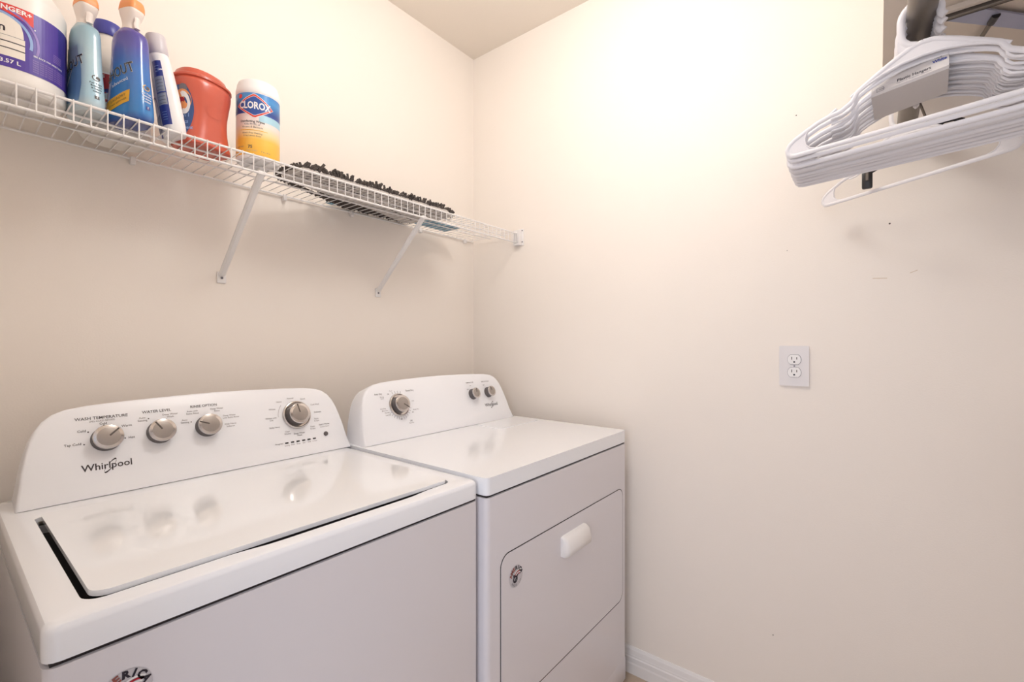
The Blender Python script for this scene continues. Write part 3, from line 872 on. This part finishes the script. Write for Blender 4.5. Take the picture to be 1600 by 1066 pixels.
spray('spray_bottle', 'pale blue spray bottle with an orange capped white trigger head, next to the large jug', (-1.392, -.196, ZT), radians(-77), (0, 0), 'light_body', 'lightblue_label', None, sz=.855)
spray('spray_bottle', 'deep blue and violet spray bottle with a yellow label strip and orange cap', (-1.322, -.220, ZT), radians(-66), (0, 0), 'blue_body', 'blue', 'yellow', 'white', d=.0275, sz=.93)

# white bleach jug behind
bj = thing('bleach_jug', 'white jug with a dark blue cap and red label, standing behind the two spray bottles', 'jug', (-1.322, -.086, ZT))
bj.scale = (1, 1, .95)
b = MB(); R2 = .066
S2 = loft(b, smooth_secs([(0, 0, 0, R2 * .9, R2 * .85, 2.3), (.006, 0, 0, R2 * .98, R2 * .93, 2.3), (.02, 0, 0, R2, R2 * .95, 2.3), (.10, 0, 0, R2, R2 * .95, 2.3), (.135, 0, 0, R2, R2 * .95, 2.3), (.16, 0, 0, R2 * .96, R2 * .9, 2.3), (.195, -.004, 0, R2 * .82, R2 * .75, 2.2), (.225, -.010, 0, R2 * .52, R2 * .5, 2), (.243, -.014, 0, .025, .025, 2), (.25, -.014, 0, .023, .023, 2)], 4), 'bleach', 48)
b.build('body', bj)
MB().lathe([(.027, .2495), (.028, .252), (.028, .279), (.026, .282), (.001, .282)], 'capblue', c=(-.014, 0, 0), n=36).build('cap', bj)['label'] = 'dark blue screw cap'
MB().tube([(.010, 0, .232), (.034, 0, .232), (.052, 0, .205), (.054, 0, .175)], .010, 'bleach', n=12).build('handle', bj)
lb = MB()
jf2 = lambda d: (lambda u, v: S2(radians(-90) + u / R2, v, d))
patch(lb, 'redlabel', jf2(.0005), .02, .135, -.075, .075, 30, 4)
patch(lb, 'white', jf2(.0006), .135, .139, -.075, .075, 30, 1)
for u in (-.040, .0, .04): put_text(lb, 'KEEPS', 'white', jf2(.001), u, .128, .0105, bold=.02)
disc(lb, 'navy', jf2(.0009), -.012, .072, .030, 30); disc(lb, 'white', jf2(.0012), -.012, .072, .021, 30)
patch(lb, 'white', jf2(.0009), .02, .052, -.075, .075, 30, 2)
patch(lb, 'white', jf2(.0010), .02, .135, .026, .075, 12, 4)
patch(lb, 'redlabel', jf2(.0012), .085, .105, .028, .075, 12, 3)
put_text(lb, 'HE', 'white', jf2(.0015), .046, .095, .016, bold=.03)
patch(lb, 'capblue', jf2(.0012), .066, .085, lambda v: .028, lambda v: .05 - (v - .085) * 0.2, 8, 3)
lb.build('label', bj, 0)['label'] = 'red printed label with a dark blue ring'

# slanting white bottle
wb = thing('detergent_bottle', 'slim white bottle with a pale grey cap leaning left against the blue spray bottle', 'bottle', (-1.2375, -.205, ZT + .003))
wb.rotation_euler = (0, radians(-9.0), radians(-8)); wb.scale = (1, 1, .905)
b = MB()
S3 = loft(b, smooth_secs([(0, 0, 0, .020, .040, 2.8), (.004, 0, 0, .0225, .046, 2.8), (.03, 0, 0, .0235, .048, 2.8), (.10, 0, 0, .0225, .046, 2.7), (.155, 0, 0, .0205, .040, 2.6), (.185, 0, 0, .0190, .030, 2.4), (.200, 0, 0, .0185, .022, 2.1), (.206, 0, 0, .018, .018, 2)], 4), 'white', 44)
b.build('body', wb)
MB().lathe([(.0185, .2055), (.0195, .208), (.0195, .250), (.0175, .254), (.001, .254)], 'capgrey', n=36).build('cap', wb)['label'] = 'pale grey round cap'
lb = MB()
def wf(d): return lambda u, v: S3(radians(-90) + u, v, d)
hi_ = .28
patch(lb, 'navy', wf(.0005), .020, .180, -1.15, -.18, 10, 10)
patch(lb, 'silver', wf(.0008), .100, .138, -1.1, -.24, 8, 3); patch(lb, 'silver', wf(.0008), .068, .097, -1.1, -.24, 8, 3)
for k in range(8): patch(lb, 'labelgrey', wf(.0010), .071 + k * .0082, .0725 + k * .0082, -1.0, -.35, 6, 1)
for k in range(4): patch(lb, 'label_blue', wf(.0010), .050 - k * .006, .0510 - k * .006, -.9, -.45, 6, 1)
for k in range(3): patch(lb, 'label_blue', wf(.0010), .150 + k * .007, .1512 + k * .007, -.9, -.45, 6, 1)
patch(lb, 'silver', wf(.0006), .012, .05, -1.9, -1.25, 6, 2); arc(lb, 'navy', wf(.0010), -1.7, .05, .05, .004, 0, pi * 2, 20, ru=9)
lb.build('label', wb, 0)['label'] = 'dark blue side label with grey panels'

# orange tub
tb = thing('detergent_tub', 'orange plastic tub with a lid, between the slanting bottle and the wipes canister', 'tub', (-1.174, -.178, ZT), radians(20))
tb.scale = (.90, .92, .91)
b = MB()
secs = smooth_secs([(0, 0, 0, .062, .048, 3.2), (.004, 0, 0, .066, .052, 3.2), (.02, 0, 0, .063, .052, 3.0), (.055, 0, 0, .058, .051, 2.8), (.09, 0, 0, .057, .052, 2.7), (.13, 0, 0, .063, .056, 2.6), (.15, 0, 0, .068, .058, 2.5), (.166, 0, 0, .071, .058, 2.4), (.175, 0, 0, .069, .056, 2.3)], 4)
S4 = loft(b, secs, 'tub', 56)
b.build('body', tb)
b = MB()
loft(b, [(.1745, 0, 0, .069, .0565, 2.3), (.176, 0, 0, .0735, .0600, 2.3), (.181, 0, 0, .0735, .0600, 2.3), (.184, 0, 0, .070, .0565, 2.3), (.187, 0, 0, .063, .050, 2.3), (.199, 0, 0, .060, .047, 2.3), (.202, 0, 0, .057, .044, 2.3)], 'tub', 56)
b.build('lid', tb)
lb = MB()
tf = lambda d: (lambda u, v: S4(radians(186) + u / .055, v, d))
patch(lb, 'tublabel', tf(.0006), .022, .150, lambda v: -.030, lambda v: .030 - .020 * abs((v - .09) / .07) ** 2, 12, 12)
disc(lb, 'orange_cap', tf(.0010), .003, .114, .022, 26, 1, 1.15); arc(lb, 'white', tf(.0013), .004, .106, .016, .010, radians(-120), radians(110), 20, .8, 1.35); arc(lb, 'redlabel', tf(.0015), .000, .102, .010, .008, radians(40), radians(250), 16, .7, 1.3)
disc(lb, 'labelgrey', tf(.0010), .008, .142, .010, 16)
for k, s in enumerate(('3 in 1', 'pacs', 'detergent')): put_text(lb, s, 'label_blue', tf(.0010), .002, .074 - k * .017, .014, bold=.02)
lb.build('label', tb, 0)['label'] = 'blue printed label with a round white and red emblem'
b = MB()
f5 = lambda u, v: S4(radians(-92) + u / .055, v, .0008)
arc(b, 'tub', f5, 0, .10, .017, .0012, 0, 2 * pi, 30)
b.build('moulded_ring', tb)

# wipes canister
wc = thing('wipes_canister', 'white cylindrical wipes canister with a CLOROX label, right of the orange tub', 'canister', (-1.0475, -.197, ZT))
RW = .0515
b = MB(); b.lathe([(RW * .93, 0), (RW * .98, .002), (RW, .006), (RW, .168), (RW * .99, .172), (.001, .172)], 'white', n=56); b.build('body', wc)
b = MB(); b.lathe([(RW * 1.0, .172), (RW * 1.015, .174), (RW * 1.015, .184), (RW * .99, .188), (RW * .955, .200), (RW * .90, .208), (RW * .80, .211), (.001, .2115)], 'white', n=56); b.build('lid', wc)
lb = MB()
def cf(d): return lambda u, v: Vector(((RW + d) * cos(radians(-122) + u / RW), (RW + d) * sin(radians(-122) + u / RW), v))
patch(lb, 'wipes_label', cf(.0004), .010, .120, -.075, .085, 40, 10)
patch(lb, 'wipes_top', cf(.0006), .118, .170, -.075, .085, 40, 6)
patch(lb, 'deepblue', cf(.0007), .1165, .120, -.075, .085, 40, 1)
patch(lb, 'aqua', cf(.0006), .098, .1165, .010, .085, 20, 2)
dia = lambda w: pieces([(.112, -.001 - w * .2), (.1235, -.032 * w), (.142, -.041 * w), (.150, -.034 * w), (.168, -.006 * w)])
def diamond(m, d, w, v0, v1, cv):
    hw = lambda v: w * max(0.03, 1 - abs(v - cv) / ((v1 - v0) / 2)) ** .8
    patch(lb, m, cf(d), v0, v1, lambda v: -.0005 - hw(v), lambda v: -.0005 + hw(v), 20, 16)
diamond('white', .0009, .0465, .1055, .1675, .1365)
diamond('logored', .0011, .0450, .1070, .1660, .1365)
diamond('white', .0012, .0405, .1115, .1615, .1365)
diamond('deepblue', .0013, .0395, .1125, .1605, .1365)
put_text(lb, 'CLOROX', 'white', cf(.0017), -.0005, .1365, .0250, bold=.03, sx=.72)
disc(lb, 'logored', cf(.0010), -.036, .161, .0055, 18)
put_text(lb, '75', 'print', cf(.0008), -.010, .030, .011, bold=.02)
put_text(lb, 'Disinfecting Wipes', 'print', cf(.0008), -.006, .0960, .0078, bold=.02)
put_text(lb, 'Kills 99.9% of', 'labelgrey', cf(.0008), -.006, .0885, .0068); put_text(lb, 'Viruses & Bacteria', 'labelgrey', cf(.0008), -.006, .0815, .0068)
patch(lb, 'gold', cf(.0008), .073, .0745, -.036, .030, 12, 1)
put_text(lb, 'Bleach Free Cleaning', 'labelgrey', cf(.0008), -.006, .0660, .0056); put_text(lb, 'Crisp Lemon Scent', 'labelgrey', cf(.0008), -.006, .0590, .0056)
put_text(lb, 'WET WIPES', 'scuff', cf(.0008), -.006, .0205, .0050); put_text(lb, '7 in x 8 in', 'labelgrey', cf(.0008), .026, .0200, .0056); put_text(lb, 'NET WT', 'labelgrey', cf(.0008), -.036, .030, .0052)
lb.build('label', wc, 0)['label'] = 'blue and yellow label with a red and white diamond logo'

# mop head (chenille pad) lying on the shelf, teal cloth under it
cl = MB()
pth = [(-.226, 0), (-.40, 0), (-.418, .006), (-.435, .0125), (-.56, .0125), (-.69, .0125), (-.712, .006), (-.726, 0), (-.756, 0)]
def yb(x): return (-.150, -.055) if x < -.9 else ((-.135 + (x + .226) * -.06, -.040 + (x + .226) * .03) if x > -.42 else (-.085 + (x + .42) * -.16, -.020))
vs = []; fs = []
for x, z in pth:
    y0_, y1_ = yb(x); vs += [(x, y0_, ZT + z), (x, y1_, ZT + z), (x, y1_, ZT + z + .005), (x, y0_, ZT + z + .005)]
for i in range(len(pth) - 1):
    for k in range(4): fs.append([4 * i + k, 4 * i + (k + 1) % 4, 4 * i + 4 + (k + 1) % 4, 4 * i + 4 + k])
fs += [[0, 1, 2, 3][::-1], [4 * len(pth) - 4 + k for k in range(4)]]
cl.add(vs, fs, 'teal')
tag(fix_normals(cl.build('cleaning_cloth', smooth=30)), 'teal blue cloth poking out from under the brown fringed mop pad', 'cloth')
ph = [(-.975, -.175), (-.955, -.258), (-.42, -.262), (-.365, -.230), (-.362, -.160), (-.395, -.060), (-.415, -.012), (-.611, -.078), (-.755, -.100), (-.955, -.146)]
phf = [(-.985, -.185), (-.960, -.258), (-.44, -.262), (-.365, -.235), (-.362, -.160), (-.395, -.05), (-.415, -.016), (-.68, -.016), (-.76, -.05), (-.955, -.130)]
mp = thing('mop_pad', 'long brown chenille mop pad with a pale underside lying on the wire shelf', 'mop pad', (-.68, -.14, ZT + .0005))
pl_ = [(x + .68, y + .14) for x, y in ph]; plf = [(x + .68, y + .14) for x, y in phf]
MB().prism(pl_, 0, .010, 'pad', .003, 3).build('pad', mp, 40)
rnd = random.Random(3)
st = MB()
def inside(x, y, poly):
    c = False; n = len(poly)
    for i in range(n):
        (x1, y1), (x2, y2) = poly[i], poly[(i + 1) % n]
        if (y1 > y) != (y2 > y) and x < (x2 - x1) * (y - y1) / (y2 - y1) + x1: c = not c
    return c
# dark chevron stitches on the pale underside and its front flank
for i in range(60):
    x = -.27 + i * .0092; 
    for r_, y in enumerate((-.105, -.085, -.062)):
        if (i + r_) % 2 or not inside(x, y, pl_): continue
        yy = y + .06 * max(0, (x + .1)) * (r_ - .2)
        st.box(-.0065, .0065, -.0011, .0011, -.0008, .0003, 'padline', T=Matrix.Translation((x, yy, 0)) @ Matrix.Rotation(-.35, 4, 'Z'))
for i in range(22):
    x = .02 + i * .0105
    for sgn in (1, -1):
        y = -.04 + sgn * .012 + (x - .02) * (.28 + .12 * sgn)
        if inside(x, y, pl_): st.box(-.006, .006, -.0012, .0012, -.0008, .0003, 'padline', T=Matrix.Translation((x, y, 0)) @ Matrix.Rotation(.4 * sgn - .2, 4, 'Z'))
o = st.build('stitching', mp, 0); o['kind'] = 'stuff'
tf_ = MB(); cnt = 0
def noodle(px, py, z, dx, dy, dz, L, r, sag=-.35):
    p = Vector((px, py, z)); d = Vector((dx, dy, dz)).normalized(); q = p + d * L * .5; e = q + (d + Vector((0, 0, sag))).normalized() * L * .5
    for v in (q, e): v.z = max(v.z, r + .0005)
    tf_.tube([p, q, e, e + (e - q).normalized() * r * .6], r, 'tuft', n=6)
while cnt < 620:
    x = rnd.uniform(-.31, .34); y = rnd.uniform(-.13, .13)
    if not inside(x, y, plf): continue
    noodle(x, y, .008, rnd.uniform(-.8, .8), rnd.uniform(-.8, .8), 1.0, rnd.uniform(.012, .030 if x < 0 else .021), rnd.uniform(.0032, .0046)); cnt += 1
n = len(plf)
for i in range(n):
    (x1, y1), (x2, y2) = plf[i], plf[(i + 1) % n]; L = sqrt((x2 - x1) ** 2 + (y2 - y1) ** 2); nx, ny = (y2 - y1) / L, -(x2 - x1) / L
    front = ny < -.8
    for k in range(int(L / .0065)):
        q = (k + rnd.random()) * .0065 / L
        noodle(x1 + (x2 - x1) * q, y1 + (y2 - y1) * q, .010 if front else .007, nx * .5 + rnd.uniform(-.5, .5), ny * (.10 if front else .5) + rnd.uniform(-.1, .2), .6 if front else .1, rnd.uniform(.010, .018), .0034)
# loops lying flat behind the pale plate, seen through the wires from below
for k in range(420):
    x = rnd.uniform(-.10, .28); y = rnd.uniform(.03, .127)
    if inside(x, y, plf) and not inside(x, y, pl_): noodle(x, y, .0045, rnd.uniform(-1, 1), rnd.uniform(-1, 1), .1, rnd.uniform(.012, .02), .004)
o = tf_.build('chenille_fringe', mp, 60); o['kind'] = 'stuff'; o['label'] = 'dark brown chenille loops'

# ---------------------------------------------------------------- closet side: shelf board, rod, hangers
SHZ = 1.868
sb = MB().box(RX0 + .002, -.001, RY0 + .002, -1.517, SHZ, SHZ + .019, 'shelf', .0012)
tag(sb.build('closet_shelf'), 'plain painted shelf board above the hanging rod, top right', 'shelf')
rd = thing('closet_rod', 'dark metal hanging rod carrying the white hangers, under the shelf board', 'rod', (0, -1.5665, 1.7650))
MB().cyl((RX0 + .002, 0, 0), (-.004, 0, 0), .0200, 'steel', n=32).build('pole', rd, 40)
MB().cyl((-.010, 0, 0), (-.001, 0, 0), .0290, 'steel', n=32).build('flange', rd, 40)
bk = thing('shelf_bracket', 'blue grey metal bracket with a slanting strut under the closet shelf', 'bracket', (-.33, -1.69, SHZ))
def W(x, y, z): return Vector((x + .33, y + 1.69, z - SHZ))
b = MB()
q = [(-.335, -1.612), (-.333, -1.668), (-.262, -1.732), (-.20, -1.80), (-.12, -1.80), (-.196, -1.746)]
b.prism([(x + .33, y + 1.69) for x, y in q][::-1], -.0105, -.0065, 'bluesteel', .001, 2)
fix_normals(b.build('plate', bk, 30))
b = MB().box(-.022, -.012, .075, -.13, -.016, -.0015, 'steel', .001)
b.box(-.034, -.026, .075, -.13, -.010, -.0005, 'shelf', .001)
fix_normals(b.build('rail', bk, 30))
b = MB().cyl(W(-.285, -1.690, SHZ - .012), W(-.105, -1.662, SHZ - .014), .0042, 'steel', n=10)
b.cyl(W(-.296, -1.692, SHZ - .012), W(-.270, -1.688, SHZ - .012), .0065, 'black', n=12)
b.build('strut', bk, 30)

# hanger shape, in its own plane: u across, v up, origin at the neck
K = .89
def hanger_mesh():
    mb = MB()
    ab = (.0027, .0046)      # half thickness across the plane, half height in it
    def tube(path, w=None, closed=False): mb.tube([(0, u * K, v * K) for u, v in path], .004, 'hanger', n=8, ab=w or ab, up=(1, 0, 0), closed=closed)
    def plate(pts, th, s):
        if s < 0: pts = pts[::-1]
        n = len(pts)
        vs = [(-th, u * K, v * K) for u, v in pts] + [(th, u * K, v * K) for u, v in pts]
        mb.add(vs, [list(range(n)), list(range(n, 2 * n))[::-1]] + [[i, n + i, n + (i + 1) % n, (i + 1) % n] for i in range(n)], 'hanger')
    B_ = -.146
    for s in (1, -1):
        arm = [(0, -.001), (.015, -.003), (.030, -.010), (.050, -.0205), (.070, -.0325), (.088, -.0435), (.0985, -.0500), (.1035, -.0545), (.1060, -.0610), (.1105, -.0680), (.1180, -.0730), (.1290, -.0795), (.1380, -.0815),
               (.1520, -.0835), (.1720, -.0890), (.1980, -.1010), (.2180, -.1110), (.2290, -.1200), (.2335, -.1290), (.2320, -.1380), (.2260, -.1440), (.2160, B_), (.18, B_), (.10, B_), (0, B_)]
        tube([(s * u, v) for u, v in arm])
        tube([(s * .092, -.0455), (s * .102, -.0510), (s * .113, -.0585)], (.0022, .0030))
        tube([(s * .154, -.0830), (s * .146, -.0780), (s * .138, -.0720)], (.0022, .0030))
        tube([(s * .108, -.066), (s * .109, -.076), (s * .116, -.084), (s * .130, -.089), (s * .148, -.090)], (.0016, .0022))
        plate([(s * .1900, -.0970), (s * .2160, -.1090), (s * .2320, -.1260), (s * .2300, -.1390), (s * .2180, -.1450), (s * .1700, -.1450), (s * .1880, -.1390), (s * .1960, -.1290), (s * .1970, -.1150), (s * .1940, -.1040)], .0011, s)
        tube([(s * .186, -.0950), (s * .1945, -.1040), (s * .1975, -.1160), (s * .1960, -.1290), (s * .1880, -.1385), (s * .1700, -.1440)], (.0020, .0019))
        plate([(0, .002), (s * .015, 0), (s * .030, -.008), (s * .070, -.031), (s * .100, -.050), (s * .085, -.045), (s * .060, -.035), (s * .030, -.027), (0, -.025)], .0011, s)
        tube([(0, -.025), (s * .030, -.027), (s * .060, -.035), (s * .085, -.0450), (s * .102, -.0545)], (.0024, .0026))
    # hook: stem beside the rod, over the top and down the other side
    hk = [(.010, -.002), (.022, .004), (.0300, .014), (.0325, .028), (.0325, .048)]
    c0, r0 = (.0035, .050), .0290
    hk += [(c0[0] + r0 * cos(t), c0[1] + r0 * sin(t)) for t in [radians(5 + i * 17) for i in range(12)]]
    hk += [(-.0265, .038), (-.031, .033)]
    tube([(u, v * 1.02) for u, v in hk], (.0030, .0056))
    plate([(.005, -.004), (.034, -.012), (.0375, .010), (.0345, .026), (.0290, .014), (.018, .004)], .0011, 1)
    return fix_normals(mb.build('plastic_hanger', None, 45))
def hook_z(neck): return neck
h0 = hanger_mesh()
def place_hanger(o, cx, cy, neck, ang):
    # local x = thickness, y = across (left of photo positive)
    o.location = (cx, cy, neck); o.rotation_euler = (0, 0, ang)
A = -radians(13)
HX, HY, HZ = -.5722, -1.5676, 1.7128
place_hanger(h0, HX, HY, HZ, A)
tag(h0, 'white plastic hanger hanging loose in front of the cardboard sleeved pack', 'hanger', 'white plastic hangers on the rod')
h1 = h0.copy(); COL.objects.link(h1); place_hanger(h1, HX + .0095, HY - .0003, HZ - .006, A)
tag(h1, 'second white hanger, tight behind the foremost loose one and above the sleeve', 'hanger', 'white plastic hangers on the rod')
NP = 13
for i in range(NP):
    o = h0.copy(); COL.objects.link(o)
    q = i / (NP - 1)
    jz = (0, .0022, -.0012, .0008, .0018, -.0020, .0004, -.0010, .0022, -.0004, .0012, -.0016, -.0030)[i]
    place_hanger(o, HX + .0210 + .0096 * i, HY + .0002 * i + jz * .6, HZ - .0150 - .004 * q + jz, A)
    tag(o, 'white plastic hanger nested in the pack held by the cardboard sleeve', 'hanger', 'white plastic hangers on the rod')
hf = h0.copy(); COL.objects.link(hf)
place_hanger(hf, -.205, -1.556, 1.7115, -radians(37))
hf.rotation_euler = (radians(0.4), 0, -radians(37))
tag(hf, 'single white hanger turned askew behind the pack, its bar hanging lowest', 'hanger', 'white plastic hangers on the rod')

# cardboard sleeve around the pack
sl = thing('hanger_sleeve', 'white cardboard sleeve printed Plastic Hangers, wrapped around the hanger pack', 'sleeve', (-.505, -1.552, 1.655))
FL, FR, RL, RR = Vector((-.5415, -1.4993, 1.655)), Vector((-.5789, -1.5989, 1.655)), Vector((-.4232, -1.5032, 1.655)), Vector((-.4743, -1.6061, 1.655))
b = MB()
def ring(F, Rr, k):
    ax = (Rr - F); up_ = Vector((0, 0, 1)); L = ax.length; ax = ax.normalized(); o_ = []
    for x, z in ((0, .004), (.003, 0), (L - .003, 0), (L, .004), (L, .040), (L - .003, .043), (.014, .043), (.011, .040)):
        x_ = L / 2 + (x - L / 2) * k; z_ = .0215 + (z - .0215) * (1 - (1 - k) * 2.2)
        o_.append(F + ax * x_ + up_ * z_ - Vector(sl.location))
    return o_
vs = ring(FL, RL, 1) + ring(FR, RR, 1) + ring(FL, RL, .985) + ring(FR, RR, .985); n = 8; fs = []
for i in range(n):
    j = (i + 1) % n
    fs += [[i, j, n + j, n + i], [2 * n + i, 3 * n + i, 3 * n + j, 2 * n + j], [i, 2 * n + i, 2 * n + j, j], [n + i, n + j, 3 * n + j, 3 * n + i]]
b.add(vs, fs, 'card')
fix_normals(b.build('sleeve_body', sl, 30))
PU = (FR - FL).normalized(); PL = (FR - FL).length
lean = Vector((.011 / .036, 0, 1)).normalized(); PN = PU.cross(lean)
if PN.x > 0: PN = -PN
P0_ = (FL + FR) / 2 + Vector((0, 0, .004)) - Vector(sl.location)
sf = lambda u, v: P0_ + PU * u + lean * v + PN * .0006
b = MB()
put_text(b, 'Plastic Hangers', 'ink', sf, .008, .0085, .0082, bold=.015, sx=.92)
put_text(b, 'Paquete de 18 ganchos de plastico', 'labelgrey', sf, .008, .0030, .0034)
for u0, u1, v0, v1 in ((-.045, -.034, .0000, .0006), (-.045, -.034, .0074, .0080), (-.045, -.0444, .0, .0080), (-.0346, -.034, .0, .0080)):
    b.add([sf(u0, v0), sf(u1, v0), sf(u1, v1), sf(u0, v1)], [[0, 1, 2, 3]], 'labelgrey')
put_text(b, 'main', 'ink', sf, -.037, .0042, .0045)
put_text(b, 'COLOR', 'ink', sf, .0405, .0225, .0028, bold=.03)
put_text(b, 'White', 'navy', sf, .0420, .0165, .0070, bold=.04)
b.build('print', sl, 0)['label'] = 'small dark and blue printed words'

# black clip hanger between the pack and the lone hanger
ch = thing('clip_hanger', 'black hanger with trouser clips, mostly hidden behind the white hanger pack', 'hanger', (-.215, -1.600, 1.70))
b = MB().tube([(.012, -.055, -.006), (.008, -.040, .002), (.004, -.022, .000), (.002, -.004, -.012), (.006, .030, -.036), (.014, .070, -.060), (.028, .110, -.078)], .004, 'black', n=8, ab=(.003, .006), up=(1, 0, 0))
b.tube([(.002, -.004, -.012), (.0, .006, .010), (.0, .020, .06), (.0, .046, .100), (.0, .052, .128), (.0, .030, .145), (.0, .008, .138)], .0026, 'steel', n=8)
b.build('frame', ch)
for (x, y, z) in ((.030, .112, -.094), (.006, -.030, -.030)):
    b = MB().box(x - .006, x + .006, y - .0105, y + .0105, z - .022, z + .020, 'black', .004, 2)
    c_o = b.build('clip', ch)
    MB().box(x - .0085, x - .0055, y - .003, y + .003, z - .004, z + .018, 'steel', .001, 1).build('spring', c_o)

# ---------------------------------------------------------------- wall outlet
ol = thing('wall_outlet', 'white double socket outlet plate on the right wall', 'outlet', (0, -1.3120, 1.1400))
TO = Matrix(((0, 0, -1, 0), (-1, 0, 0, 0), (0, 1, 0, 0), (0, 0, 0, 1)))    # local x -> -y (right in photo), y -> z, z -> out of the wall
b = MB().prism(rrect(-.0385, .0385, -.0598, .0598, .004, 4), 0, .0062, 'outlet', .0035, 3, T=TO)
b.build('cover_plate', ol, 30)
for zc in (.0190, -.0190):
    pts = []
    for i in range(40):
        t = 2 * pi * i / 40; r = .0172
        x, y = cos(t) * r, sin(t) * r
        pts.append((x + .0012, max(-.0138, min(.0138, y)) + zc))
    b = MB().prism(pts, .0060, .0090, 'socket', .0004, 2, T=TO)
    b.prism([(x + (x - .0012) * .05, zc + (y - zc) * 1.06) for x, y in pts], .0060, .0064, 'labelgrey', T=TO)  # grey rim: shadow around the raised socket face, put in as colour
    so = b.build('socket', ol, 30)
    hl = MB()
    for x, hh_ in ((-.0053, .0042), (.0077, .0034)):
        hl.box(x - .0011, x + .0011, zc + .004 - hh_, zc + .004 + hh_, .0080, .0092, 'pointer', T=TO)
    hl.prism([(.0012 + .0027 * cos(2 * pi * i / 14), zc - .0072 + max(-.0019, .0027 * sin(2 * pi * i / 14))) for i in range(14)], .0080, .0092, 'ink', T=TO)
    hl.build('slots', so, 0)['label'] = 'dark plug slots'
MB().prism([(.0012 + .0022 * cos(2 * pi * i / 14), .0022 * sin(2 * pi * i / 14)) for i in range(14)], .0060, .0072, 'labelgrey', T=TO).build('screw', ol)
